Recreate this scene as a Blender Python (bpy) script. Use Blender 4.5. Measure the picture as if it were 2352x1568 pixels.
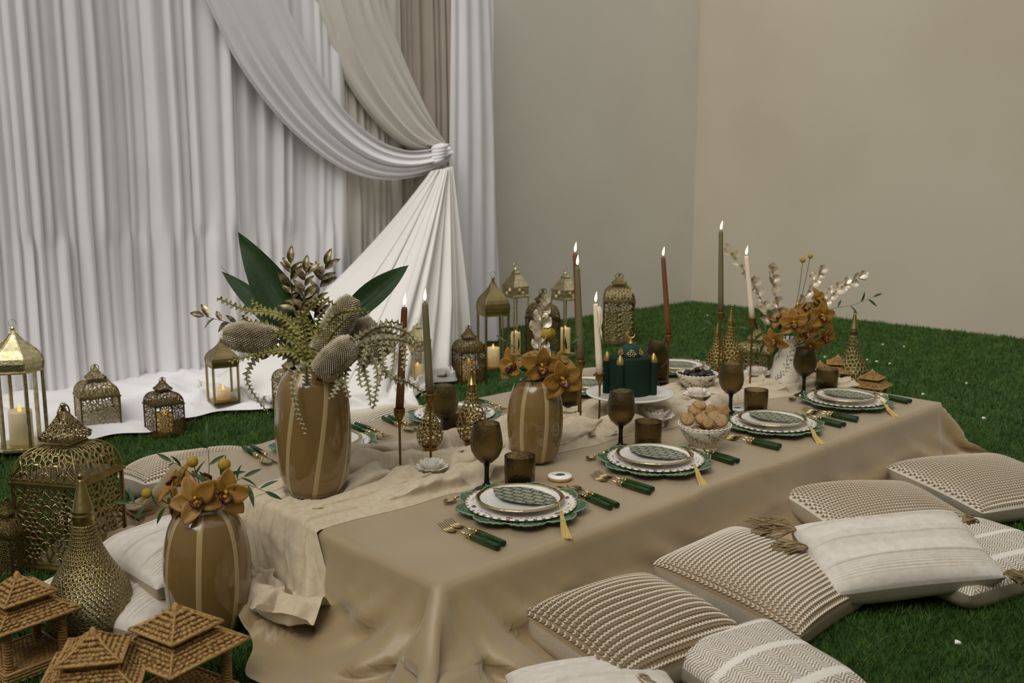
import bpy, math, random
import numpy as np
from mathutils import Vector, Matrix
random.seed(7); np.random.seed(7)
scene = bpy.context.scene
for o in list(bpy.data.objects): bpy.data.objects.remove(o)
COL = scene.collection
# ------------------------------------------------------------------ camera, world, sun, exposure
F_PX = 2287.0; PITCH = math.radians(9.6); HEAD = math.radians(43.6)
T = 0.23                      # table height
HC = T + 0.85                 # camera height
CAM = Vector((-1.24637, -1.52776, HC))
cd = bpy.data.cameras.new('camera'); cam = bpy.data.objects.new('camera', cd); COL.objects.link(cam)
cam.location = CAM
cam.rotation_euler = (math.pi/2 - PITCH, 0, -HEAD)
cd.sensor_width = 36.0; cd.lens = F_PX/2352*36.0; cd.clip_start = .05; cd.clip_end = 60
cd.dof.use_dof = True; cd.dof.focus_distance = 2.75; cd.dof.aperture_fstop = 4.5
scene.camera = cam
w = bpy.data.worlds.new('overcast_sky'); scene.world = w; w.use_nodes = True
bg = w.node_tree.nodes['Background']; bg.inputs[0].default_value = (1.0, 0.99, 0.975, 1); bg.inputs[1].default_value = 0.62
sd = bpy.data.lights.new('sun', 'SUN'); sun = bpy.data.objects.new('sun', sd); COL.objects.link(sun)
sd.energy = 2.1; sd.angle = math.radians(40); sd.color = (1.0, 0.96, 0.89)
sun.rotation_euler = Vector((0.66, 0.27, -0.95)).to_track_quat('-Z', 'Y').to_euler()
vs = scene.view_settings; vs.view_transform = 'Standard'; vs.look = 'None'; vs.gamma = 1.0; vs.exposure = -0.25; vs.use_curve_mapping = False
# ------------------------------------------------------------------ helpers
SH, CH = math.sin(HEAD), math.cos(HEAD); SP, CP = math.sin(PITCH), math.cos(PITCH)
def ray(x, y):
    u = (x-1176)/F_PX; v = (y-784)/F_PX; a = CP-v*SP
    return Vector((CH*u+SH*a, -SH*u+CH*a, -SP-v*CP))
def at(x, y, z=0.0):                      # where a line of sight meets the level z
    d = ray(x, y); return CAM + d*((z-HC)/d.z)
def aty(x, y, Y):                         # ... meets the upright plane y = Y
    d = ray(x, y); return CAM + d*((Y-CAM.y)/d.y)
FWD = Vector((SH*CP, CH*CP, -SP)); RIGHT = Vector((CH, -SH, 0)); TOCAM = Vector((-SH, -CH, 0))
def dep(p): return (Vector(p)-CAM).dot(FWD)
def atd(x, y, d): return CAM + ray(x, y)*d
def srgb(h):
    h = h.lstrip('#'); r = [int(h[i:i+2], 16)/255 for i in (0, 2, 4)]
    return tuple(c/12.92 if c <= .04045 else ((c+.055)/1.055)**2.4 for c in r) + (1,)
class MB:
    def __init__(s): s.v = []; s.f = []
    def add(s, vs, fs):
        o = len(s.v); s.v += [tuple(v) for v in vs]; s.f += [tuple(i+o for i in f) for f in fs]; return s
    def box(s, c, d, rz=0):
        x, y, z = d[0]/2, d[1]/2, d[2]/2; cr, sr = math.cos(rz), math.sin(rz)
        p = [(c[0]+i*x*cr-j*y*sr, c[1]+i*x*sr+j*y*cr, c[2]+k*z) for k in (-1, 1) for i, j in ((-1, -1), (1, -1), (1, 1), (-1, 1))]
        return s.add(p, [(3, 2, 1, 0), (4, 5, 6, 7), (0, 1, 5, 4), (1, 2, 6, 5), (2, 3, 7, 6), (3, 0, 4, 7)])
    def lathe(s, prof, n=32, c=(0, 0, 0), a0=0.0, sc=None):
        rows = []; V = []; Fc = []
        for r, z in prof:
            if r < 1e-6: rows.append([len(V)]); V.append((c[0], c[1], c[2]+z))
            else:
                rows.append(list(range(len(V), len(V)+n)))
                for i in range(n):
                    a = a0+2*math.pi*i/n; k = r*(sc(a, z) if sc else 1)
                    V.append((c[0]+k*math.cos(a), c[1]+k*math.sin(a), c[2]+z))
        for A, B in zip(rows, rows[1:]):
            for i in range(n):
                j = (i+1) % n
                if len(A) == 1 and len(B) == 1: break
                if len(A) == 1: Fc.append((A[0], B[j], B[i]))
                elif len(B) == 1: Fc.append((A[i], A[j], B[0]))
                else: Fc.append((A[i], A[j], B[j], B[i]))
        return s.add(V, Fc)
    def tube(s, pts, r, n=6, cap=True):
        pts = [Vector(p) for p in pts]; m = len(pts)
        if not hasattr(r, '__len__'): r = [r]*m
        V = []; Fc = []; up = None
        for i, p in enumerate(pts):
            t = (pts[min(i+1, m-1)]-pts[max(i-1, 0)])
            if t.length < 1e-9: t = Vector((0, 0, 1))
            t.normalize()
            if up is None: up = t.orthogonal().normalized()
            else:
                up = up - t*up.dot(t)
                up = t.orthogonal().normalized() if up.length < 1e-6 else up.normalized()
            b = t.cross(up)
            for k in range(n):
                a = 2*math.pi*k/n; V.append(p+(up*math.cos(a)+b*math.sin(a))*r[i])
        for i in range(m-1):
            for k in range(n):
                l = (k+1) % n; Fc.append((i*n+k, i*n+l, i*n+n+l, i*n+n+k))
        if cap: Fc += [tuple(range(n-1, -1, -1)), tuple(range((m-1)*n, m*n))]
        return s.add(V, Fc)
    def ell(s, c, r, n=12, m=8, M=None):
        mb = MB(); mb.lathe([(math.sin(math.pi*i/m), -math.cos(math.pi*i/m)) for i in range(m+1)], n)
        V = [Vector((v[0]*r[0], v[1]*r[1], v[2]*r[2])) for v in mb.v]
        if M is not None: V = [M @ v for v in V]
        return s.add([v+Vector(c) for v in V], mb.f)
    def grid(s, P, wrap=False):           # P[i][j] -> points
        n, m = len(P), len(P[0]); Fc = []
        for i in range(n-1):
            for j in range(m if wrap else m-1):
                k = (j+1) % m; Fc.append((i*m+j, i*m+k, i*m+m+k, i*m+m+j))
        return s.add([p for row in P for p in row], Fc)
    def octa(s, c, ax, ay, az):
        c = Vector(c); return s.add([c-ax, c+ax, c-ay, c+ay, c-az, c+az], [(0, 2, 5), (2, 1, 5), (1, 3, 5), (3, 0, 5), (2, 0, 4), (1, 2, 4), (3, 1, 4), (0, 3, 4)])
    def xf(s, M): s.v = [tuple(M @ Vector(v)) for v in s.v]; return s
    def mesh(s, name, smooth=True):
        me = bpy.data.meshes.new(name); me.from_pydata(s.v, [], s.f)
        if smooth: me.shade_smooth() if hasattr(me, 'shade_smooth') else None
        me.update(); return me
    def build(s, name, mat, parent=None, smooth=True, **k): return obj(name, s.mesh(name, smooth), mat, parent, **k)
def obj(name, me, mat=None, parent=None, loc=None, rot=None, kind=None, sub=0, sol=0, label=None):
    o = bpy.data.objects.new(name, me); COL.objects.link(o)
    if mat is not None and not me.materials: me.materials.append(mat)
    if parent is not None: o.parent = parent
    if loc is not None: o.location = loc
    if rot is not None: o.rotation_euler = rot
    if kind: o['kind'] = kind
    if label: o['label'] = label
    if sol:
        m = o.modifiers.new('thickness', 'SOLIDIFY'); m.thickness = sol; m.offset = 0
    if sub:
        m = o.modifiers.new('smooth', 'SUBSURF'); m.levels = sub; m.render_levels = sub
    return o
def tag(o, label, cat, group=None, kind=None):
    o['label'] = label; o['category'] = cat
    if group: o['group'] = group
    if kind: o['kind'] = kind
    return o
def thing(name, label, cat, loc=(0, 0, 0), rz=0.0, group=None, rot=None):
    o = bpy.data.objects.new(name, None); COL.objects.link(o); o.empty_display_size = .05
    o.location = loc; o.rotation_euler = rot if rot is not None else (0, 0, rz)
    return tag(o, label, cat, group)
def children(o): return [c for c in bpy.data.objects if c.parent == o]
def copy_tree(o, parent=None):
    c = o.copy(); COL.objects.link(c); c.parent = parent
    for ch in children(o): copy_tree(ch, c)
    return c
def dup(o, label, loc, rz=None, rot=None, scale=None):
    c = copy_tree(o); c['label'] = label; c.location = loc
    if rz is not None: c.rotation_euler = (0, 0, rz)
    if rot is not None: c.rotation_euler = rot
    if scale is not None: c.scale = (scale,)*3
    return c
def smooth_path(P, n=8):                  # Catmull-Rom
    P = [Vector(p) for p in P]; out = []
    for i in range(len(P)-1):
        a, b, c, d = P[max(i-1, 0)], P[i], P[i+1], P[min(i+2, len(P)-1)]
        for k in range(n):
            t = k/n; out.append(.5*((2*b)+(c-a)*t+(2*a-5*b+4*c-d)*t*t+(3*b-a-3*c+d)*t**3))
    return out+[P[-1]]
def basis(z, x=None):                     # matrix whose Z axis is z
    z = Vector(z).normalized(); x = Vector(x) if x is not None else z.orthogonal()
    x = x-z*x.dot(z); x = z.orthogonal().normalized() if x.length < 1e-6 else x.normalized()
    return Matrix((x, z.cross(x), z)).transposed()
R = random.uniform
def smst(a, b, x):
    t = np.clip((x-a)/(b-a), 0, 1); return t*t*(3-2*t)
# ------------------------------------------------------------------ materials
def M(name, c, rough=.6, metal=0., c2=None, scale=25., bump=0., bscale=250., detail=3., coat=0., trans=0., ior=1.45, sss=0., sssc=None, emit=None, es=0., sheen=0., stretch=None, spec=None, ramp=(.35, .65), alpha=None, sheenr=.5):
    m = bpy.data.materials.new(name); m.use_nodes = True; nt = m.node_tree; N = nt.nodes; L = nt.links; b = N['Principled BSDF']
    I = b.inputs; I['Base Color'].default_value = srgb(c); I['Roughness'].default_value = rough; I['Metallic'].default_value = metal
    I['IOR'].default_value = ior; I['Transmission Weight'].default_value = trans; I['Coat Weight'].default_value = coat; I['Coat Roughness'].default_value = .08 if rough < .4 else .45
    if spec is not None: I['Specular IOR Level'].default_value = spec
    if sss: I['Subsurface Weight'].default_value = sss; I['Subsurface Scale'].default_value = .02; I['Subsurface Radius'].default_value = (1, .6, .35)
    if sheen: I['Sheen Weight'].default_value = sheen; I['Sheen Roughness'].default_value = sheenr
    if emit: I['Emission Color'].default_value = srgb(emit); I['Emission Strength'].default_value = es
    if alpha is not None: I['Alpha'].default_value = alpha
    if c2 or bump:
        tc = N.new('ShaderNodeTexCoord'); mp = N.new('ShaderNodeMapping'); L.new(tc.outputs['Object'], mp.inputs[0])
        if stretch: mp.inputs['Scale'].default_value = stretch
    if c2:
        nz = N.new('ShaderNodeTexNoise'); nz.inputs['Scale'].default_value = scale; nz.inputs['Detail'].default_value = detail; L.new(mp.outputs[0], nz.inputs[0])
        cr = N.new('ShaderNodeValToRGB'); cr.color_ramp.elements[0].color = srgb(c); cr.color_ramp.elements[1].color = srgb(c2)
        cr.color_ramp.elements[0].position, cr.color_ramp.elements[1].position = ramp
        L.new(nz.outputs[0], cr.inputs[0]); L.new(cr.outputs[0], I['Base Color'])
    if bump:
        n2 = N.new('ShaderNodeTexNoise'); n2.inputs['Scale'].default_value = bscale; n2.inputs['Detail'].default_value = 4; L.new(mp.outputs[0], n2.inputs[0])
        bp = N.new('ShaderNodeBump'); bp.inputs['Strength'].default_value = bump; bp.inputs['Distance'].default_value = .004; L.new(n2.outputs[0], bp.inputs['Height']); L.new(bp.outputs[0], I['Normal'])
    m['nodes'] = 1; return m
MT = {}
MT['wall_b'] = M('plaster_back', 'd2ccc0', .9, c2='d8d2c6', scale=1.2, bump=.12, bscale=60)
MT['wall_r'] = M('plaster_right', 'c9c0ad', .9, c2='c1b7a2', scale=.8, bump=.12, bscale=60)
MT['turf'] = M('turf_backing', '1c3a12', .9, c2='2b4c1b', scale=40)
MT['white_cloth'] = M('white_voile', 'e8e6e9', .85, c2='eeecee', scale=3, bump=.05, bscale=900, sheen=.15)
MT['ivory_cloth'] = M('ivory_voile', 'dfdad0', .85, c2='e5e0d7', scale=3, bump=.05, bscale=900, sheen=.15)
MT['taupe_cloth'] = M('taupe_voile', 'b9ada0', .88, c2='c2b7aa', scale=3, bump=.05, bscale=900)
MT['satin'] = M('tan_satin', '97815a', .5, c2='9d8760', scale=6, bump=.10, bscale=1500, sheen=.4, sheenr=.5, spec=.8, coat=.7)
MT['gauze'] = M('cream_gauze', 'cabca2', .9, c2='bfaf93', scale=60, bump=.35, bscale=420, sheen=.2)
MT['brass'] = M('antique_brass', 'b0a070', .36, 1., c2='8a7a50', scale=9, bump=.10, bscale=120)
MT['brass_dk'] = M('aged_brass', '8d7a4e', .45, 1., c2='6b5a34', scale=12, bump=.15, bscale=150)
MT['brass_pol'] = M('polished_brass', 'ac965e', .24, 1., c2='8f7844', scale=14)
MT['silver_gold'] = M('pale_gold_tin', 'e2d9b4', .28, 1., c2='c2b383', scale=60, bump=.5, bscale=240)
MT['gold'] = M('bright_gold', 'c4b080', .2, 1.)
MT['goldleaf'] = M('gold_paint', 'b5904f', .42, .85, c2='d6b77c', scale=40, bump=.2, bscale=300)
MT['stick'] = M('satin_gold', '8f7342', .4, 1., c2='7d6336', scale=30)
MT['greenres'] = M('green_resin', '24541a', .12, trans=.55, ior=1.45, c2='1b4512', scale=30)
MT['greencap'] = M('dark_green_resin', '0c2410', .15)
MT['charger'] = M('green_glaze', '264a2f', .24, c2='4d7353', scale=55, bump=.5, bscale=130, coat=.5, ramp=(.42, .78))
MT['charger_rim'] = M('pale_green_glaze', '8ba686', .3, coat=.4)
MT['porcelain'] = M('white_porcelain', 'e9e5e0', .22, coat=.5)
MT['card'] = None
MT['thread'] = M('gold_thread', 'cbb06a', .5, .25)
MT['smoke'] = M('smoked_glass', 'a79b7b', .05, trans=1., ior=1.20, bump=.9, bscale=120)
MT['smoke_dk'] = M('dark_smoked_glass', '15140f', .08, trans=.25, ior=1.4)
MT['glass'] = M('clear_glass', 'ffffff', .02, trans=1., ior=1.05, spec=.3)
MT['wax_w'] = M('ivory_wax', 'e3d3bd', .5, sss=.3)
MT['wax_r'] = M('rust_wax', '6c421f', .5, sss=.1)
MT['wax_o'] = M('olive_wax', '6b6343', .5, sss=.15)
MT['led'] = M('led_candle', 'efe0b8', .5, emit='ffc266', es=.16)
MT['led_off'] = M('cream_candle', 'efe3c4', .5, sss=.3, emit='ffd68a', es=.05)
MT['flame'] = M('flame', 'ffdf9a', .5, emit='ffe0a0', es=6.)
MT['ledflame'] = M('led_flame', 'ffc860', .5, emit='ffbe55', es=1.3)
MT['wick'] = M('wick', '201510', .9)
MT['vase'] = M('amber_glaze', '745b34', .16, c2='83693d', scale=5, coat=.8, ramp=(.3, .7))
MT['vase_line'] = M('cream_glaze', 'a8946a', .3, coat=.5)
MT['wicker'] = M('wicker', 'b89358', .62, c2='93703c', scale=140, bump=.3, bscale=500)
MT['wicker_dk'] = M('wicker_underside', '8a6638', .8, c2='6f4f28', scale=90)
MT['linen'] = M('linen_back', 'c4b9a5', .9, c2='b9ad98', scale=200, bump=.25, bscale=800)
MT['knit_w'] = M('cream_wool', 'dbd1bf', .9, bump=.3, bscale=900)
MT['knit_b'] = M('brown_wool', '937f62', .95, bump=.3, bscale=900)
MT['whitecush'] = M('white_cotton', 'dad3c9', .9, c2='d0c8bc', scale=50, bump=.3, bscale=700)
MT['tassel'] = M('jute', '9c8763', .9, c2='7f6c4c', scale=80)
MT['leaf_dk'] = M('dark_leaf', '1b3117', .5, c2='263f1b', scale=30, bump=.1, bscale=60, stretch=(1, 6, 6), spec=.25)
MT['leaf'] = M('green_leaf', '2f4726', .5, c2='3c5833', scale=40, spec=.3)
MT['leaf_gold'] = M('gilded_leaf', '4d4228', .36, .55, c2='ab9c7a', scale=2.2, ramp=(.42, .68))
MT['euca'] = M('dried_pale_leaf', '9b8b62', .42, .45, c2='ddd2bd', scale=2.5, ramp=(.38, .6))
MT['zig_y'] = M('yellow_green_leaf', '9b9450', .6, c2='7f7c3f', scale=60)
MT['zig_g'] = M('grey_green_leaf', 'b3aa8c', .7, c2='8a8462', scale=60)
MT['stem'] = M('stem', '4c4a26', .7)
MT['banksia'] = M('banksia_core', '6a604a', .95)
MT['bristle'] = M('banksia_bristle', 'c9bea8', .9, c2='9f947a', scale=35)
MT['orchid'] = M('amber_orchid', 'a2782e', .5, c2='8e6424', scale=40, sss=.12)
MT['lip'] = M('orchid_lip', 'c99a45', .5, c2='7a3a20', scale=120)
MT['lipdk'] = M('orchid_lip_margin', '3d1012', .5)
MT['craspedia'] = M('yellow_ball', 'b59a33', .9, c2='a5852a', scale=150, bump=.8, bscale=350)
MT['ceramic'] = M('cream_ceramic', 'ddd6c6', .3, coat=.4)
MT['paint'] = M('olive_paint', '7c7044', .45, c2='5c5430', scale=80)
MT['cake'] = M('green_fondant', '12281a', .75, c2='152c1d', scale=8, spec=.2)
MT['cake_top'] = M('teal_fondant', '243f3b', .7, spec=.25)
MT['tail_cloth'] = M('soft_white_voile', 'e3e0dc', .85, c2='e8e5e1', scale=3, bump=.05, bscale=900, sheen=.15)
MT['cookie'] = M('biscuit', 'b09064', .9, c2='98774a', scale=70, bump=.8, bscale=260)
MT['date'] = M('date', '1c1211', .35, c2='2b1a15', scale=60, bump=1., bscale=90)
MT['lotus'] = M('white_lotus', 'e3ddd2', .55, c2='d3cbbd', scale=50)
MT['wood'] = M('wood_edge', 'a77c3f', .6)
MT['icing'] = M('white_icing', 'eeeae4', .5)
MT['icing_g'] = M('green_icing', '3d5648', .5)
MT['purple'] = M('purple_print', '6a4a6e', .4)
MT['petal_w'] = M('fallen_petal', 'e9e6da', .8)
MT['printink'] = M('brown_ink', '8a7d5e', .6)
# ------------------------------------------------------------------ setting
WY, WX = aty(1335, 730, 0).y*0+at(1335, 730).y, at(1917, 731).x
WY = at(1460, 711).y; WX = at(2100, 750).x
def struct(o): o['kind'] = 'structure'; return o
fl = MB(); fl.add([(-4, -4, 0), (WX+.1, -4, 0), (WX+.1, WY+.1, 0), (-4, WY+.1, 0)], [(0, 1, 2, 3)])
floor = struct(fl.build('floor', MT['turf'], smooth=False)); floor['label'] = 'artificial green turf covering the ground'
struct(MB().box(((WX-3.4)/2, WY+.1, 1.5), (WX+3.4+.4, .2, 3.0)).build('wall_back', MT['wall_b'], smooth=False))
struct(MB().box((WX+.1, (WY-3.6)/2, 1.5), (.2, WY+3.6, 3.0)).build('wall_right', MT['wall_r'], smooth=False))
struct(MB().box(((WX-3.4)/2, -2.6, 1.6), (WX+3.6, .2, 3.2)).build('added_wall_front', MT['wall_r'], smooth=False))  # unseen wall behind the camera, added to shade the front-facing sides from low sky
struct(MB().box((-3.5, (WY-3.6)/2, 1.5), (.2, WY+3.6, 3.0)).build('added_wall_left', MT['wall_b'], smooth=False))  # added out of view at the left to block low sky light
def np_mesh(name, V, F):                   # fast mesh from numpy arrays, F (n,k)
    me = bpy.data.meshes.new(name); k = F.shape[1]
    me.vertices.add(len(V)); me.vertices.foreach_set('co', V.astype(np.float32).ravel())
    me.loops.add(F.size); me.loops.foreach_set('vertex_index', F.astype(np.int32).ravel())
    me.polygons.add(len(F)); me.polygons.foreach_set('loop_start', np.arange(0, F.size, k, dtype=np.int32))
    me.update(calc_edges=True); return me
def grass():
    rs = np.random.RandomState(3); out = []
    for lo, hi, den, wd in ((.9, 2.2, 30000, .0016), (2.2, 3.2, 22000, .002), (3.2, 4.6, 11000, .003), (4.6, 9.5, 5200, .0048)):
        n = int(den*(WX+2.2)*(WY+2.2)); x = rs.uniform(-2.2, WX, n); y = rs.uniform(-2.2, WY, n)
        dx, dy = x-CAM.x, y-CAM.y; f = dx*SH+dy*CH; r = dx*CH-dy*SH; d = np.hypot(dx, dy)
        k = (d > lo) & (d <= hi) & (f > .3) & (np.abs(r) < f*.58+1.1) & ~((x > .12) & (x < 2.35) & (y > .12) & (y < 1.15)) & (y < 3.45-(x > 3.2)*-1.)
        x, y = x[k], y[k]; n = len(x); a = rs.uniform(0, 2*np.pi, n); h = rs.uniform(.012, .026, n); ln = rs.uniform(.003, .016, n); b = rs.uniform(0, 2*np.pi, n)
        z = np.zeros(n); c, s = np.cos(a)*wd/2, np.sin(a)*wd/2
        out.append(np.stack([np.stack([x-c, y-s, z], 1), np.stack([x+c, y+s, z], 1), np.stack([x+c+ln*.45*np.cos(b), y+s+ln*.45*np.sin(b), h*.65], 1), np.stack([x+ln*np.cos(b), y+ln*np.sin(b), h], 1)], 1))
    V = np.concatenate(out).reshape(-1, 3); return np_mesh('grass', V, np.arange(len(V)).reshape(-1, 4))
MT['grass'] = M('turf_blades', '38531d', .6, c2='4f6b2e', scale=9, detail=6, spec=.2)
tag(obj('grass', grass(), MT['grass']), 'short green artificial grass blades covering the ground', 'grass', kind='stuff')
for i, (x, y) in enumerate(((1965, 850), (1992, 826), (2014, 830), (2044, 835), (1970, 787), (2028, 791), (2077, 796), (1895, 820), (2220, 880), (2120, 905), (1690, 810), (1625, 724), (2200, 1475), (2260, 960))):
    p = at(x, y, .024); mb = MB(); s = R(.006, .010)
    mb.add([(0, 0, .006), (s, .2*s, 0), (.3*s, s, .004), (-s, .5*s, 0), (-.6*s, -.8*s, .003), (.5*s, -s, .001)], [(0, 1, 2), (0, 2, 3), (0, 3, 4), (0, 4, 5), (0, 5, 1)])
    mb.add([(0, 0, .001), (s, .2*s, -.002), (.3*s, s, .001), (-s, .5*s, -.002), (-.6*s, -.8*s, 0), (.5*s, -s, -.002)], [(0, 2, 1), (0, 3, 2), (0, 4, 3), (0, 5, 4), (0, 1, 5)])
    tag(mb.build('fallen_petal', MT['petal_w'], loc=p), 'tiny white petal lying on the open grass right of the table', 'petal', 'fallen white petals on the grass')
# ------------------------------------------------------------------ cloth relaxation
def relax(P, hu, hv, steps, iters, collide, g=-.0011, damp=.93, bend=.06, shear=.25, fric=.4):
    O = P.copy()
    def con(a, b, L, k):
        d = b-a; l = np.sqrt((d*d).sum(-1, keepdims=True))+1e-9; c = (.5*k)*(1-L/l)*d; a += c; b -= c
    hd = math.hypot(hu, hv)
    for st in range(steps):
        v = (P-O)*damp; np.clip(v, -.02, .02, out=v); O = P.copy(); P += v; P[..., 2] += g
        for _ in range(iters):
            for s in (0, 1):
                con(P[:, s:-1:2], P[:, s+1::2], hv, 1.); con(P[s:-1:2], P[s+1::2], hu, 1.)
            con(P[:-1, :-1], P[1:, 1:], hd, shear); con(P[:-1, 1:], P[1:, :-1], hd, shear)
            if bend: con(P[:-2], P[2:], 2*hu, bend); con(P[:, :-2], P[:, 2:], 2*hv, bend)
            collide(P, O, fric)
    return P
LX, LY = 2.45, 1.267
def table_collide(top, m, gz=.012):
    def f(P, O, fric):
        x, y, z = P[..., 0], P[..., 1], P[..., 2]
        ins = (x > -m) & (x < LX+m) & (y > -m) & (y < LY+m) & (z < top)
        pen = np.stack([top-z, x+m, LX+m-x, y+m, LY+m-y]); w = pen.argmin(0)
        on = ins & (w == 0); z[on] = top; P[..., :2][on] += (O[..., :2][on]-P[..., :2][on])*fric
        for k, (ax, val) in ((1, (0, -m)), (2, (0, LX+m)), (3, (1, -m)), (4, (1, LY+m))):
            q = ins & (w == k); P[..., ax][q] = val; P[q] += (O[q]-P[q])*(.15); P[..., ax][q] = val
        gq = z < gz; z[gq] = gz; P[..., :2][gq] += (O[..., :2][gq]-P[..., :2][gq])*.45
    return f
def up2(P):                                # refine a grid once
    A = np.repeat(P, 2, 0)[:-1].copy(); A[1::2] = (P[:-1]+P[1:])/2
    B = np.repeat(A, 2, 1)[:, :-1].copy(); B[:, 1::2] = (A[:, :-1]+A[:, 1:])/2; return B
def grid_obj(name, P, mat, parent=None, **k):
    n, m = P.shape[:2]; I = np.arange(n*m).reshape(n, m)
    F = np.stack([I[:-1, :-1], I[1:, :-1], I[1:, 1:], I[:-1, 1:]], -1).reshape(-1, 4)
    me = np_mesh(name, P.reshape(-1, 3), F); me.shade_smooth(); return obj(name, me, mat, parent, **k)
def pleats(x, per, seed):                  # irregular soft folds, steeper on one side
    rs = np.random.RandomState(seed); e = [x.min()-.3]
    while e[-1] < x.max()+.3: e.append(e[-1]+per*rs.choice([.55, .7, .85, 1.0, 1.2, 1.6]))
    e = np.array(e); n = len(e)-1; hgt = rs.uniform(.35, 1.25, n); sk = rs.uniform(.25, .75, n); y = np.zeros_like(x)
    for k in range(n):
        t = (x-e[k])/(e[k+1]-e[k]); q = (t >= 0) & (t < 1); t = t[q]; a = sk[k]; tt = np.where(t < a, t/a*.5, .5+(t-a)/(1-a)*.5)
        y[q] = hgt[k]*np.sin(np.pi*tt)**1.25*min(1.4, (e[k+1]-e[k])/.05)
    return y+.6*np.sin(x*9+seed)+.4*np.sin(x*21+2*seed)
def tablecloth():
    h = .07; rs = np.random.RandomState(11); ov = (.36, .22, .34, .27)      # left, right, front, back overhang
    ax = lambda lo, L_, hi: np.concatenate([-np.arange(0, lo+h*.5, h)[::-1], np.linspace(0, L_, int(round(L_/h))+1)[1:], L_+np.arange(h, hi+h*.5, h)])
    xs, ys = ax(ov[0], LX, ov[1]), ax(ov[2], LY, ov[3])
    P = np.stack(np.meshgrid(xs, ys, indexing='ij')+[np.full((len(xs), len(ys)), T-.001)], -1).astype(float)
    for i, a in enumerate(xs):                 # start from a hanging cloth, one fold standing out at each corner
        for j, b in enumerate(ys):
            dx, dy = max(-a, a-LX, 0.), max(-b, b-LY, 0.)
            if dx == 0 and dy == 0: continue
            ex, ey = min(max(a, 0), LX), min(max(b, 0), LY); sx, sy = (-1 if a < LX/2 else 1), (-1 if b < LY/2 else 1)
            rho = math.hypot(dx, dy); nx, ny = sx*dx/rho, sy*dy/rho
            if dx > 0 and dy > 0:
                ph = math.atan2(dy, dx); k = .70*math.sin(2*ph)*(1+.12*math.sin(6*ph)); hor = rho*k; drop = rho*math.sqrt(max(.05, 1-k*k)); nx, ny = sx*.707, sy*.707
            else: hor = .012+.05*rho*(1+math.sin((a+b)*11.+1.)); drop = rho
            pool = max(0., drop-(T-.04)); drop -= pool; P[i, j] = (ex+nx*(hor+pool*.75), ey+ny*(hor+pool*.75), T-.001-drop+.03*pool/.15*abs(math.sin((a*1.1-b)*19.)))
    col = table_collide(T-.001, .003, .028)
    P = relax(P, h, h, 30, 12, col, bend=.01, g=-.0020, damp=.9)
    P = up2(P); P += rs.normal(0, .0012, P.shape)
    P = relax(P, h/2, h/2, 70, 14, col, bend=.02, g=-.0016, damp=.95)
    P = up2(P); P += rs.normal(0, .0004, P.shape)
    P = relax(P, h/4, h/4, 26, 14, col, bend=.05, g=-.0008, damp=.9)
    P[..., 0] = np.minimum(P[..., 0], LX+.02+.05*np.clip(T-P[..., 2], 0, T)/T)
    # soft hanging folds that deepen towards the ground
    x, y, z = P[..., 0], P[..., 1], P[..., 2]; d = np.clip((T-.012-z)/T, 0, 1)
    nx = np.where(x < 0, -1., np.where(x > LX, 1., 0.)); ny = np.where(y < 0, -1., np.where(y > LY, 1., 0.)); nl = np.hypot(nx, ny); k = nl > 0
    s_ = x*(np.abs(ny) > 0)+y*(np.abs(nx) > 0)+.32*d*np.where(np.abs(ny) > 0, -1, 1)
    fo = pleats(s_.ravel(), .15, 17).reshape(s_.shape)+.5*pleats(s_.ravel(), .06, 23).reshape(s_.shape); fo = fo-fo.min()
    end = .45+.55*np.clip(np.abs(s_-LX/2)/(LX/2), 0, 1)**2; a = np.where(k, .016*d**1.4*fo*end, 0)
    x += a*nx/np.maximum(nl, 1); y += a*ny/np.maximum(nl, 1)
    for cx, cy in ((0, 0), (LX, 0), (0, LY), (LX, LY)):        # folds radiating from each corner
        ux, uy = np.abs(x-cx), np.abs(y-cy); inx, iny = (x > 0) & (x < LX), (y > 0) & (y < LY)
        p_ = np.where(inx, ux, 0)-np.where(iny, uy, 0); near = np.where(inx, ux, 0)+np.where(iny, uy, 0)
        wgt = np.exp(-(near/.30)**2)*k*(np.hypot(ux, uy) < .8); f2 = np.abs(np.cos(np.pi*p_/(.05+.11*d)+.3*np.sin(p_*20)))**.8
        amp = (.13 if cx == 0 and cy == 0 else (.05 if cx == 0 else .025))*d**1.25*wgt*f2; x += amp*nx/np.maximum(nl, 1); y += amp*ny/np.maximum(nl, 1)
    al0 = np.where(np.abs(ny) > 0, x, y); sl = np.clip(np.sin(2*np.pi*(z/.085+.55*np.sin(al0*8.)+al0*1.7)), 0, 1)**1.1*smst(.15, .05, z)*k*(.4+.6*np.exp(-(np.hypot(x, y)/.7)**2))
    x += .06*sl*nx/np.maximum(nl, 1); y += .06*sl*ny/np.maximum(nl, 1)
    ou = np.maximum.reduce([-x, x-LX, -y, y-LY]); al_ = np.where(np.abs(ny) > 0, x, y)
    wv = np.sin(2*np.pi*(ou/.12+.7*np.sin(al_*6.)+.5*np.sin(al_*17.+ou*9)))
    rip = np.clip(wv, 0, 1)**1.2*(.55+.45*np.sin(al_*11.+2.)); pool = k*smst(.04, .11, ou)*smst(.09, .035, z); z += .085*rip*pool
    for _ in range(6):
        for e in (P[0], P[-1], P[:, 0], P[:, -1]): e[1:-1] = (e[:-2]+2*e[1:-1]+e[2:])/4
    for _ in range(1):
        Q = P.copy(); Q[1:-1, 1:-1] = (P[:-2, 1:-1]+P[2:, 1:-1]+P[1:-1, :-2]+P[1:-1, 2:])/4; m_ = (k & (d > .15))[..., None]; P = np.where(m_, .5*P+.5*Q, P)
    return P
PC = tablecloth()
tc = grid_obj('tablecloth', PC, MT['satin'])
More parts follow.
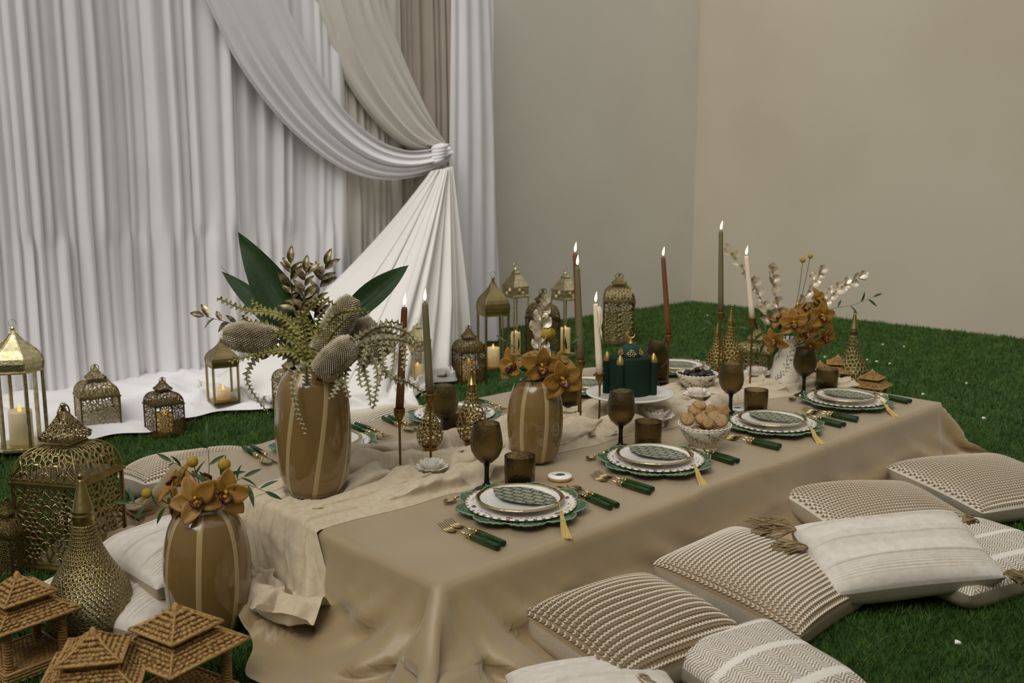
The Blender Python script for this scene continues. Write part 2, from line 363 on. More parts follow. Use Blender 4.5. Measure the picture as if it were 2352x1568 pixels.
tag(tc, 'tan satin tablecloth covering the long low table and pooling on the grass', 'tablecloth')
# things that press the runner flat: (x, y, radius)
PRESS = []
def on_table(x, y, z=T): return at(x, y, z)
ITEMS = dict(tall=(725, 1136, .075), mid=(1229, 1058, .06), jug=(1805, 888, .066), k1=(920, 1092, .04), k2=(990, 1080, .04), k3=(1333, 972, .04), k4=(1329, 955, .04), k5=(1376, 984, .04), k6=(1533, 893, .04), k7=(1650, 880, .04), k8=(1722, 893, .04), lo1=(992, 1100, .035), lo2=(1505, 985, .045), lo3=(1600, 928, .035), lo4=(1737, 880, .04), stand=(1445, 975, .06), dates=(1600, 902, .05), b1=(988, 1050, .045), b2=(1085, 1046, .05), b4=(1675, 850, .06), b3=(1645, 852, .05), wg1=(1118, 1122, .05), wg2=(1425, 1030, .05), wg3=(1677, 952, .05), wg4=(1845, 908, .05))
ITEM = {k: (on_table(v[0], v[1]), v[2]) for k, v in ITEMS.items()}
def runner():
    nl, nw = 420, 120; Lr = 2.90; s = np.linspace(0, Lr, nl); t = np.linspace(0, 1, nw); X = s-.38
    yc = np.interp(X, [-.38, 0, .3, .6, 1.0, 1.5, 2.0, 2.5], [.60, .625, .65, .69, .68, .69, .655, .55])+.018*np.sin(X*7+.5)
    wd = np.interp(X, [-.46, 0, .2, .45, .7, 1., 1.3, 1.7, 2.1, 2.5], [.40, .36, .40, .48, .40, .34, .42, .36, .33, .30])*(1+.06*np.sin(X*13))
    S, TT = np.meshgrid(s, t, indexing='ij'); XX = X[:, None]+0*TT
    def rid(p, e=1.4): return np.abs(np.cos(p))**e
    warp = 1.3*np.sin(S*2.3+.3)+.9*np.sin(S*4.9+1.9+TT*2)+.5*np.sin(S*9.7+TT*5)
    main = rid(np.pi*(TT*5.2)+warp*.85, 1.0); sec = rid(np.pi*(TT*8.3)-warp*1.1+1+S*1.3, .9); dia = rid(S*14+TT*11+2.2*np.sin(S*5+TT*4), 2.2); sm = rid(S*27-TT*17+2*np.sin(S*9-TT*6), 2.)
    lump = .35+.65*(.5+.5*np.sin(S*4.7+1.4*np.sin(S*2.3)+TT*3.1))*(.5+.5*np.sin(S*8.3-TT*5+1))**.5
    puff = np.interp(X, [-.46, 0, .18, .35, .55, .8, 1.2, 1.8, 2.3, 2.5], [.6, .45, .6, 1.25, 1.0, .9, 1.05, 1., .9, .5])[:, None]
    ed = np.minimum(1, np.minimum(TT, 1-TT)*14); f = ed*puff*(.040*main*lump+.020*sec*(.4+.6*lump)+.015*dia*lump+.005*sm)+ed*.003
    Y = yc[:, None]+(TT-.5)*wd[:, None]+f*.5*np.sin(np.pi*TT*10.4+1.7*warp)+.010*np.sin(S*17+TT*3)
    for p, r in ITEM.values():
        q = np.hypot(XX-p.x, Y-p.y); zm = .0045+np.maximum(0, q-r)*1.8; f = np.minimum(f, np.where(XX > 0, zm, 9))
    P = np.stack([XX, Y, T-.0003+f], -1)
    dn = np.clip(-XX, 0, 9); drop = np.minimum(dn, T-.055); pl = dn-drop; hang = XX < 0; bl = np.clip(dn/.05, 0, 1)
    P[..., 0] = np.where(hang, -.010-f*1.6*bl-.04*drop-pl*.55-.10*np.sin(TT*7+.5)*np.clip(pl, 0, .3), P[..., 0])
    P[..., 1] = np.where(hang, P[..., 1]+(TT-.5)*.16*np.clip(dn/.3, 0, 1)+.03*pl*np.sin(TT*9), P[..., 1])
    heap = .018+.045*rid(np.pi*pl/.15+1.3*np.sin(TT*7+1)+TT*2, 1.5)*np.clip(pl/.04, 0, 1)
    P[..., 2] = np.where(hang, np.maximum(T+.003-drop+f*(1-bl), .03)+np.where(pl > 0, heap, 0), P[..., 2])
    return P
PR = runner()
rn = grid_obj('table_runner', PR, MT['gauze'])
tag(rn, 'crumpled cream gauze runner down the middle of the table and over its near end', 'runner')
# ------------------------------------------------------------------ drapes
CY = 3.12
def drape(x0, x1, y, amp, per, seed, ztop=2.75, zb=.02, flare=0., nz=34):
    n = int((x1-x0)/.005); x = np.linspace(x0, x1, n); z = np.linspace(zb, ztop, nz); P = np.zeros((nz, n, 3))
    for i, zz in enumerate(z):
        q = zz/ztop; drift = .009*np.sin(zz*1.3+x*2.3+seed)+.004*np.sin(zz*3.1+x*7+seed*2)
        P[i, :, 0] = x+flare*(1-q)**1.5*(x-(x0+x1)/2)/(x1-x0)
        P[i, :, 1] = y-amp*(.75+.55*(1-q))*pleats(x+drift, per, seed)
        P[i, :, 2] = zz
    return P
wd_ = thing('backdrop_drape', 'wide white pleated backdrop drape at the left with its hem pooled on the grass', 'drape', (0, 0, 0))
grid_obj('pleated_panel', drape(-2.4, 1.92, CY, .027, .066, 4), MT['white_cloth'], wd_)
iv = thing('ivory_drape', 'ivory pleated drape panel behind the two swags', 'drape'); grid_obj('pleated_panel', drape(1.86, 2.36, CY+.05, .024, .06, 9), MT['ivory_cloth'], iv)
tp = thing('taupe_drape', 'narrow taupe pleated drape behind the tied knot', 'drape'); grid_obj('pleated_panel', drape(2.22, 2.86, CY+.12, .026, .05, 13), MT['taupe_cloth'], tp)
rd = thing('side_drape', 'narrow white pleated drape at the right end of the backdrop', 'drape'); grid_obj('pleated_panel', drape(2.70, 3.02, CY+.01, .024, .085, 21, flare=.16), MT['white_cloth'], rd)
def pooled():                              # crumpled hem in front of the drape
    e = [at(*q) for q in ((-160, 1075), (0, 1045), (100, 1042), (330, 1002), (420, 968), (640, 945), (850, 912), (1000, 862), (1060, 838))]
    n, m = 340, 34; xs = np.linspace(-2.3, 2.62, n); P = np.zeros((n, m, 3)); rs = np.random.RandomState(8)
    ye = np.interp(xs, [p.x for p in e], [p.y for p in e])+.03*np.sin(xs*9)+.02*np.sin(xs*23+1)
    for j in range(m):
        t = j/(m-1); yy = (CY+.02)*(1-t)+ye*t
        X = xs+.03*np.sin(t*7+xs*5); k = np.sin(np.pi*min(1, t*1.02))**.6 if t < 1 else 0
        rid = 0
        for a, fx, ft, ph in ((.5, 7, 9, 0), (.4, 13, -12, 1.3), (.3, 4, 17, 2.2), (.25, 21, 8, .7), (.2, 31, -21, 3)):
            rid = rid+a*(1-np.abs(np.sin(fx*xs*.5+ft*t*.5+ph+1.2*np.sin(xs*6+t*3))))
        P[:, j, 0] = X; P[:, j, 1] = yy; P[:, j, 2] = .022+.075*k*rid/1.2*(1-.35*t)+(.10*(1-t)**3)
    return P
grid_obj('pooled_hem', pooled(), MT['white_cloth'], wd_, sub=1)
def swag(name, up, lo, Y, nr, amp, mat, label, seed, nk=70, nt=90, ylift=None):
    U = smooth_path([aty(x, y, Y) for x, y in up], 14); Lw = smooth_path([aty(x, y, Y) for x, y in lo], 14)
    def rs_(C, n):
        A = np.array([tuple(c) for c in C]); d = np.r_[0, np.cumsum(np.linalg.norm(np.diff(A, axis=0), axis=1))]; q = np.linspace(0, d[-1], n)
        return np.stack([np.interp(q, d, A[:, i]) for i in range(3)], 1)
    U = rs_(U, nk); Lw = rs_(Lw, nk); P = np.zeros((nk, nt, 3)); t = np.linspace(0, 1, nt); rs = np.random.RandomState(seed); a = rs.uniform(0, 6, 4)
    for i in range(nk):
        s = i/(nk-1); p = t+.035*np.sin(t*9+a[0]+s*1.5)+.02*np.sin(t*21+a[1]-s*2); wloc = np.linalg.norm(U[i]-Lw[i])
        P[i] = U[i][None]*(1-t[:, None])+Lw[i][None]*t[:, None]
        r = (.5+.5*np.cos(2*np.pi*nr*p+a[2]))**1.1*(.7+.3*np.sin(t*13+a[1]))
        A = amp*min(1, .35+wloc/.25)
        P[i, :, 1] -= .035+A*(r+.10*(.5+.5*np.cos(2*np.pi*nr*2.3*p+a[3]+s)))+.035*np.sin(np.pi*t)
        P[i, 0, 1] += .03; P[i, -1, 1] += .03
    o = thing(name, label, 'drape'); grid_obj('pleated_panel', P, MT[mat], o); return o
swag('upper_swag', [(868, -140), (872, 0), (912, 120), (960, 230), (1004, 318)], [(672, -140), (718, 0), (772, 150), (838, 255), (905, 322), (955, 345), (1000, 345)], CY-.0, 5, .028, 'ivory_cloth', 'upper ivory swag of the backdrop swept down to the knot', 3)
low = swag('lower_swag', [(585, -140), (640, 0), (700, 130), (770, 245), (850, 318), (920, 345), (985, 342), (1018, 330)], [(400, -140), (465, 0), (540, 148), (630, 268), (720, 350), (800, 397), (880, 413), (960, 402), (1018, 372)], CY-.05, 5, .030, 'white_cloth', 'lower white swag curving across the backdrop to the tied knot', 6)
kp = aty(1006, 352, CY-.12); kn = MB()
for k in range(5):
    a = k*.5-1.; kn.ell(kp+Vector((.006*k-.012, 0, .018*k-.036)), (.050, .05, .020), 16, 10, Matrix.Rotation(-.35+.1*a, 3, 'Y'))
kn.build('knot', MT['white_cloth'], low)
def tail():
    top = [aty(978, 392, CY-.1), aty(1022, 382, CY-.1)]
    end = [(430, 885), (520, 905), (640, 922), (760, 918), (870, 898), (950, 870), (1015, 845), (1062, 822)]
    E_ = np.array([tuple(at(x, y, .05)) for x, y in end]); nt, ns = 260, 60; t = np.linspace(0, 1, nt)
    q = np.linspace(0, 1, len(end)); Et = np.stack([np.interp(t, q, E_[:, i]) for i in range(3)], 1)
    A, B = np.array(top[0]), np.array(top[1]); P = np.zeros((ns, nt, 3)); rs = np.random.RandomState(5)
    fold = pleats(t*1.6, .13, 31); fold = fold-fold.min(); fine = pleats(t*1.6, .055, 7); fine = fine-fine.min()
    p0 = A[None]*(1-t[:, None])+B[None]*t[:, None]; tw = t+.018*np.sin(t*17)+.012*np.sin(t*29+1); rg = np.abs(np.cos(np.pi*10*tw))**.8*(.65+.35*np.sin(t*23+2))
    for i in range(ns):
        s = i/(ns-1); P[i] = p0*(1-s)+Et*s
        P[i, :, 2] -= (s*(1-s))*.55*np.clip(.75-t, 0, 1)                      # the free side hangs in a curve
        P[i, :, 1] -= .02+(.012+.075*min(1, s*1.5))*rg+.012*fold+.006*fine*(1-.5*s)+.03*np.sin(np.pi*t)
        P[i, :, 2] = np.maximum(P[i, :, 2], .028+.012*fold)
    ex = []
    for k in range(1, 15):                     # the end heaps up on the grass
        q = P[-1].copy(); e = k/14; rp = np.abs(np.sin(t*31+e*5+2*np.sin(t*9)))*.6+np.abs(np.sin(t*53-e*9))*.4
        q[:, 1] -= e*(.10+.05*np.sin(t*14)+.05*np.sin(t*5)); q[:, 0] -= e*.05*np.cos(t*19); q[:, 2] = .024+(.015+.075*rp)*np.sin(np.pi*min(1, .25+.75*e))**.8*(1-.3*e); ex.append(q)
    ex[0][:, 2] = np.maximum(ex[0][:, 2], P[-1][:, 2]*.8)
    return np.concatenate([P, np.stack(ex)])
tl = thing('swag_tail', 'white gathered tail of the swag fanning from the knot to the grass', 'drape'); grid_obj('pleated_panel', tail(), MT['tail_cloth'], tl)
# ------------------------------------------------------------------ pierced metal
def clip(poly, nx, ny, d):
    out = []; n = len(poly)
    for i in range(n):
        a, b = poly[i], poly[(i+1) % n]; da = a[0]*nx+a[1]*ny-d; db = b[0]*nx+b[1]*ny-d
        if da <= 0: out.append(a)
        if (da < 0 < db) or (db < 0 < da):
            t = da/(da-db); out.append((a[0]+(b[0]-a[0])*t, a[1]+(b[1]-a[1])*t))
    return out
def cells(seeds, w, h, per=False):         # Voronoi cells of a w x h sheet
    S = list(seeds)
    if per: S = S+[(x-w, y) for x, y in seeds]+[(x+w, y) for x, y in seeds]
    A = np.array(S); out = []
    for k, (x, y) in enumerate(seeds):
        d = (A[:, 0]-x)**2+(A[:, 1]-y)**2; idx = np.argsort(d)[1:18]
        poly = [(x-w, 0), (x+w, 0), (x+w, h), (x-w, h)] if per else [(0, 0), (w, 0), (w, h), (0, h)]
        for j in idx:
            if d[j] < 1e-10: continue
            nx, ny = A[j, 0]-x, A[j, 1]-y; poly = clip(poly, nx, ny, nx*(A[j, 0]+x)/2+ny*(A[j, 1]+y)/2)
            if len(poly) < 3: break
        if len(poly) >= 3: out.append(poly)
    return out
def rosettes(w, h, nx, ny, seed, rings=((.0, 1), (.30, 6), (.62, 10))):
    rs = random.Random(seed); S = []; a, b = w/nx, h/ny; r0 = min(a, b)*.62
    for i in range(nx):
        for j in range(ny):
            cx, cy = (i+.5)*a, (j+.5)*b
            for r, n in rings:
                for k in range(n):
                    q = 2*math.pi*(k+.5*(n > 6))/n; x, y = cx+r*r0*math.cos(q), cy+r*r0*math.sin(q)
                    if .02*w < x < .98*w and .02*h < y < .98*h: S.append((x+rs.uniform(-1, 1)*r0*.05, y+rs.uniform(-1, 1)*r0*.05))
            for sx, sy in ((-.5, -.5), (-.5, 0), (0, -.5)):
                x, y = cx+sx*a*.92, cy+sy*b*.92
                if x > .03*w and y > .03*h: S.append((x, y))
    T_ = []
    for p in S:
        if all((p[0]-q[0])**2+(p[1]-q[1])**2 > (r0*.11)**2 for q in T_): T_.append(p)
    return T_
def pierced(cs, fn, k=.66, div=2):
    mb = MB()
    for poly in cs:
        pts = []
        n = len(poly)
        for i in range(n):
            a, b = poly[i], poly[(i+1) % n]
            if math.hypot(a[0]-b[0], a[1]-b[1]) < 1e-6: continue
            pts.append(a)
        n = len(pts)
        if n < 3: continue
        cx = sum(p[0] for p in pts)/n; cy = sum(p[1] for p in pts)/n
        inn = [(cx+(p[0]-cx)*k, cy+(p[1]-cy)*k) for p in pts]
        V = [fn(*p) for p in pts]+[fn(*p) for p in inn]
        mb.add(V, [(i, (i+1) % n, n+(i+1) % n, n+i) for i in range(n)])
    return mb
def rot4(mb, n=4):
    out = []
    for q in range(n):
        c, s = math.cos(q*2*math.pi/n), math.sin(q*2*math.pi/n); m2 = MB(); m2.f = list(mb.f); m2.v = [(c*x-s*y, s*x+c*y, z) for x, y, z in mb.v]; out.append(m2)
    return out
def ring_mb(c, r, t, axis='y', n=22):
    p = [(c[0]+r*math.cos(2*math.pi*i/n), c[1], c[2]+r*math.sin(2*math.pi*i/n)) if axis == 'y' else (c[0]+r*math.cos(2*math.pi*i/n), c[1]+r*math.sin(2*math.pi*i/n), c[2]) for i in range(n+1)]
    return MB().tube(p, t, 6, False)
def pierced_lantern(label, loc, s, H, alpha, body=.56, mat='brass', dens=(2, 3), lit=None, k=.72, ring=True, sol=.0012, group='pierced brass lanterns on the grass'):
    o = thing('pierced_lantern', label, 'lantern', loc, math.radians(alpha), group)
    m = MT[mat]; hb = H*body; hd = H*.19; hs = H-hb-hd-.06*H; b0 = .05*H; half = s/2
    pl = MB().box((0, 0, .012*H+.006), (s*1.10, s*1.10, .024*H)).box((0, 0, .036*H+.004), (s*1.0, s*1.0, .024*H)); pl.build('base', m, o, False)
    W, Hh = s*.94, hb-b0; cs = cells(rosettes(W, Hh, dens[0], dens[1], int(H*1000)), W, Hh)
    pan = pierced(cs, lambda x, y: (x-W/2, -half*.97, b0+y), k); me = None
    for i in range(4):
        if me is None: me = pan.mesh('panel')
        obj('panel', me, m, o, rot=(0, 0, i*math.pi/2), sol=sol)
    fr = s*.035
    for i in range(4):
        x, y = (1 if i in (0, 3) else -1)*half*.97, (1 if i < 2 else -1)*half*.97
        MB().box((x, y, (hb+b0)/2), (fr, fr, hb-b0)).build('corner_post', m, o, False)
    MB().box((0, 0, hb), (s*1.05, s*1.05, .018*H)).box((0, 0, hb+.014*H), (s*1.0, s*1.0, .016*H)).build('cornice', m, o, False)
    # domed roof
    zd = hb+.02*H
    def prof(v): return half*(.98-.56*v**1.9-.04*v), zd+hd*(1-(1-v)**1.75)
    def fmap(x, y):
        a, z = prof(y/hd); return ((x/W-.5)*2*a, -a, z)
    dn = MB(); cs2 = cells(rosettes(W, hd, dens[0]+1, 2, 5+int(H*900), ((0, 1), (.5, 6))), W, hd)
    dm = pierced(cs2, fmap, k*.95); me = None
    rf = bpy.data.objects.new('roof', None); COL.objects.link(rf); rf.parent = o
    me = dm.mesh('roof_face')
    for i in range(4): obj('roof_face', me, m, rf, rot=(0, 0, i*math.pi/2), sol=sol)
    aT, zT = prof(1.)
    for i in range(4):
        p = [(prof(v/8)[0], prof(v/8)[0], prof(v/8)[1]) for v in range(9)]; q = MB().tube(p, fr*.35, 5); q.xf(Matrix.Rotation(i*math.pi/2, 4, 'Z')); q.build('hip_rib', m, rf)
    MB().lathe([(0, 0), (aT*1.3, 0), (aT*1.5, .02*H), (aT*1.2, .035*H), (0, .035*H)], 4, (0, 0, zT-.01*H), math.pi/4).build('neck', m, o, False)
    # spire
    zs = zT+.025*H
    def prof2(v): return aT*(1.05+.32*math.sin(min(1, v*2.6)*math.pi)*(v < .385)+.0)*(1-v)**.85*1.05+aT*.06, zs+hs*v
    def f2(x, y):
        a, z = prof2(y/hs); return ((x/(2*aT)-.5)*2*a, -a, z)
    cs3 = cells(rosettes(2*aT, hs, 2, 3, 9+int(H*700), ((0, 1), (.55, 5))), 2*aT, hs); me = pierced(cs3, f2, k*.85).mesh('spire_face')
    sp = bpy.data.objects.new('spire', None); COL.objects.link(sp); sp.parent = o
    for i in range(4): obj('spire_face', me, m, sp, rot=(0, 0, i*math.pi/2), sol=sol)
    MB().lathe([(0, 0), (.02*H, .004*H), (.012*H, .012*H), (.018*H, .022*H), (.02*H, .03*H), (.013*H, .042*H), (0, .046*H)], 14, (0, 0, zs+hs*.97)).build('finial', m, o)
    if ring: ring_mb((0, 0, zs+hs*.86), .055*H, .0035*H+.0008).build('carry_ring', m, o)
    if lit: led_candle(lit, (loc[0], loc[1], loc[2]+b0+.004), min(s*.26, .036), hb*.55, True)
    return o
def led_candle(label, loc, r, h, glow=True, power=None):
    o = thing('pillar_candle', label, 'candle', loc, group='pillar candles in the lanterns')
    MB().lathe([(0, 0), (r, 0), (r, h*.93), (r*.96, h), (r*.86, h*1.005), (r*.7, h*.95), (0, h*.93)], 28, sc=lambda a, z: 1+.015*math.sin(3*a+z*20)).build('wax', MT['led' if glow else 'led_off'], o)
    MB().lathe([(0, 0), (.10*r, .0), (.17*r, .22*r), (.12*r, .5*r), (0, .8*r)], 10, (0, 0, h*.94)).build('flame', MT['ledflame'], o)
    if glow:
        l = bpy.data.lights.new('candle_glow', 'POINT'); l.energy = power or .12; l.color = (1, .62, .25); l.shadow_soft_size = .004
        lo = bpy.data.objects.new('candle_glow', l); COL.objects.link(lo); lo.parent = o; lo.location = (0, 0, h*.96+.3*r)
    return o
def glass_lantern(label, loc, s, H, alpha, kind='ogee', n=4, mat='brass', body=.6, candle=None, ch=.3, lit=True):
    o = thing('glass_lantern', label, 'lantern', loc, math.radians(alpha), 'glass lanterns in front of the backdrop')
    m = MT[mat]; Rr = s/2/math.cos(math.pi/n); a0 = math.pi/n; hb = H*body; b0 = .035*H
    MB().lathe([(0, 0), (Rr*1.05, 0), (Rr*1.05, b0*.6), (Rr, b0*.6), (Rr, b0), (0, b0)], n, a0=a0).build('base', m, o, False)
    pw = s*.075
    for i in range(n):
        a = a0+2*math.pi*i/n; MB().box((Rr*.97*math.cos(a), Rr*.97*math.sin(a), (b0+hb)/2), (pw, pw, hb-b0), a).build('post', m, o, False)
        a2 = a+math.pi/n; d = Rr*.95*math.cos(math.pi/n); wl = 2*Rr*.93*math.sin(math.pi/n)
        MB().box((d*math.cos(a2), d*math.sin(a2), (b0+hb)/2), (.0015, wl, hb-b0-.002), a2).build('pane', MT['glass'], o, False)
    col = hb+.03*H
    MB().lathe([(0, hb), (Rr*1.06, hb), (Rr*1.06, hb+.012*H), (Rr, hb+.016*H)], n, a0=a0).build('lintel', m, o, False)
    rt = H-hb
    if kind == 'ogee':
        pr = [(1.0, .03), (1.04, .12), (1.06, .21), (1.02, .31), (.92, .40), (.76, .49), (.56, .57), (.38, .65), (.24, .73), (.15, .80), (.10, .88), (0, .88)]
    else:
        pr = [(1.0, .03), (1.05, .05), (1.0, .10), (1.0, .33), (1.06, .36), (1.0, .40), (.62, .60), (.38, .72), (.34, .74), (.34, .80), (.2, .87), (0, .88)]
    MB().lathe([(Rr*r, hb+z*rt) for r, z in pr], n, a0=a0).build('roof', m, o, False)
    if kind != 'ogee':
        for i in range(n):
            a2 = a0+math.pi/n+2*math.pi*i/n; d = Rr*math.cos(math.pi/n)
            for rr in (.19, .10):
                rg = ring_mb((0, 0, 0), s*rr, s*.022, 'y', 14); rg.xf(Matrix.Translation((d*math.cos(a2), d*math.sin(a2), hb+.215*rt)) @ Matrix.Rotation(a2+math.pi/2, 4, 'Z')); rg.build('rosette', m, o)
    else:
        for i in range(n):
            a = a0+2*math.pi*i/n; MB().tube([(Rr*r*1.0*math.cos(a), Rr*r*math.sin(a), hb+z*rt) for r, z in pr[:-1]], s*.018, 5).build('roof_rib', m, o)
    MB().lathe([(0, 0), (.022*H, .004*H), (.012*H, .014*H), (.022*H, .028*H), (.016*H, .042*H), (.008*H, .05*H), (0, .056*H)], 12, (0, 0, H-.06*H)).build('finial', m, o)
    ring_mb((0, 0, H+.015*H), .028*H, .0025*H, n=18).build('carry_ring', m, o)
    if candle: led_candle(candle, (loc[0], loc[1], loc[2]+b0+.001), s*.27 if n == 4 else s*.26, H*ch, lit)
    return o
def G(x, y, z=0.0): p = at(x, y, z); return (p.x, p.y, p.z)
glass_lantern('tall six-sided gold glass lantern with a pillar candle at the far left', G(52, 1026, .03), .165, .48, 0, n=6, mat='silver_gold', body=.63, candle='large cream pillar candle inside the leftmost six-sided lantern', ch=.27, lit=False)
pierced_lantern('unlit pierced brass lantern with pointed top between the two glass lanterns at left', G(228, 990), .158, .285, -11, dens=(2, 3))
pierced_lantern('small lit pierced brass lantern on the grass before the white drape', G(380, 997), .125, .24, -2, mat='brass_dk', dens=(2, 3), lit='glowing candle inside the small lantern before the white drape')
pierced_lantern('largest pierced brass lantern with carry ring at the left front', G(172, 1285), .205, .445, 33, dens=(2, 3), k=.70)
pierced_lantern('small pierced brass lantern at the left frame edge beside the largest one', G(28, 1305), .105, .20, 30, dens=(2, 3), mat='brass_dk')
glass_lantern('square gold glass lantern with low glowing candle behind the tall vase', G(514, 922, .045), .115, .30, -12, mat='brass', body=.56, candle='short glowing candle in the lantern left of the tall vase', ch=.17)
glass_lantern('ornate pale gold glass lantern behind the two left taper candles', G(960, 893, .02), .10, .34, -8, 'pyramid', mat='silver_gold', body=.58, candle='glowing candle in the lantern behind the two left tapers', ch=.33)
pierced_lantern('lit pierced brass lantern on the grass right of the white swag tail', G(1077, 877), .138, .295, -19, mat='brass_dk', dens=(2, 3), lit='glowing candle in the pierced lantern by the swag tail')
pierced_lantern('pierced brass lantern half hidden behind the tall striped vase', G(672, 944, .03), .135, .25, -10, dens=(2, 3))
glass_lantern('domed gold glass lantern at the right edge of the backdrop', G(1133, 848), .135, .525, -22, mat='brass', body=.585, candle='tall cream candle in the domed lantern by the backdrop edge', ch=.2)
glass_lantern('ornate pale gold glass lantern just right of the domed one', G(1184, 828), .108, .55, -5, 'pyramid', mat='silver_gold', body=.68, candle='glowing candle in the ornate lantern beside the domed one', ch=.27)
pierced_lantern('dark pierced lantern between the two ornate glass lanterns', G(1246, 838), .15, .43, -20, mat='brass_dk', dens=(2, 4), body=.62)
glass_lantern('ornate pale gold glass lantern with two candles behind the grey-green taper', G(1297, 818), .118, .51, -6, 'pyramid', mat='silver_gold', body=.67, candle='thick glowing candle in the rightmost glass lantern', ch=.30)
pierced_lantern('tall pierced brass lantern standing alone against the back wall', G(1420, 788), .195, .445, -47, mat='brass', dens=(2, 4), body=.62, k=.66)
pierced_lantern('squat pierced brass lantern on the grass behind the white jug', G(1738, 852), .20, .25, 14, mat='brass', dens=(3, 2), body=.46)
# ------------------------------------------------------------------ pierced brass bottle lamps
def bottle(label, loc, H, rb, kind='drop', mat='brass', n1=30, n2=18, sol=.0008, tip=1.0, rz=0., kh=.70):
    o = thing('brass_bottle_lamp', label, 'lamp', loc, rz, 'pierced brass bottle lamps'); m = MT[mat]
    if kind == 'drop': body = [(.55, 0), (.82, .05), (.97, .13), (1.0, .21), (.93, .30), (.75, .39), (.55, .47), (.40, .55), (.30, .64), (.25, .70)]; neck = [(.25, .70), (.24, .745), (.25, .75), (.25, .757), (.235, .762), (.235, .772), (.25, .777), (.235, .785), (.08, .955), (.06, .965), (.0, .968)]; z0 = 0
    else: body = [(.52, .14), (.80, .19), (.97, .27), (1.0, .34), (.90, .43), (.68, .52), (.48, .60), (.36, .66), (.30, .70)]; neck = [(.30, .70), (.28, .76), (.30, .765), (.28, .775), (.30, .785), (.26, .79), (.10, .94), (.08, .955), (0, .96)]; z0 = .14
    zs = [z for _, z in body]; rr = [r for r, _ in body]
    def fn(x, y):
        z = zs[0]+(zs[-1]-zs[0])*y; r = float(np.interp(z, zs, rr))*rb; a = x*2*math.pi; return (r*math.cos(a), r*math.sin(a), z*H)
    rs = random.Random(int(H*1e4)); S = []
    for j in range(n2):
        for i in range(n1):
            S.append((((i+.5*(j % 2)+rs.uniform(-.22, .22))/n1) % 1, min(.995, max(.005, (j+.5+rs.uniform(-.25, .25))/n2))))
    pierced(cells(S, 1., 1., True), fn, kh).build('pierced_body', m, o, sol=sol)
    MB().lathe([(r*rb, z*H) for r, z in neck], 24).build('neck', m, o)
    MB().ell((0, 0, .982*H), (.07*rb, .07*rb, .02*H), 12, 8).build('tip_ball', m, o)
    if z0: MB().lathe([(0, 0), (.72*rb, 0), (.80*rb, .012*H), (.74*rb, .03*H), (.52*rb, .05*H), (.56*rb, .075*H), (.50*rb, .09*H), (.5*rb, .12*H), (.55*rb, .135*H), (.53*rb, .145*H)], 32).build('foot', MT['brass_pol'] if kind != 'drop' else m, o)
    else: MB().lathe([(0, 0), (.56*rb, 0), (.58*rb, .012*H), (.55*rb, .015*H)], 32).build('foot', m, o)
    return o
bottle('large pierced brass bottle lamp standing on the grass at the left front', G(212, 1462), .40, .098, n1=44, n2=34, sol=.001, kh=.50)
bottle('pierced brass bottle lamp on the grass beyond the right end of the table', G(1953, 905), .42, .078, n1=18, n2=16)
ZT = T+.006
bottle('short footed brass bottle lamp on the table behind the left tapers', tuple(ITEM['b1'][0][:2])+(ZT,), .20, .041, 'foot', 'brass_pol', 15, 10, .0005)
bottle('taller footed brass bottle lamp on the table left of the amber orchid vase', tuple(ITEM['b2'][0][:2])+(ZT,), .275, .047, 'foot', 'brass_pol', 16, 11, .0005)
bottle('tall shiny brass bottle lamp on the far end of the table', tuple(ITEM['b4'][0][:2])+(ZT,), .27, .06, 'drop', 'brass_pol', 17, 13, .0005)
bottle('short shiny brass bottle lamp beside the tall one at the far table end', tuple(ITEM['b3'][0][:2])+(ZT,), .205, .047, 'drop', 'brass_pol', 15, 11, .0005)
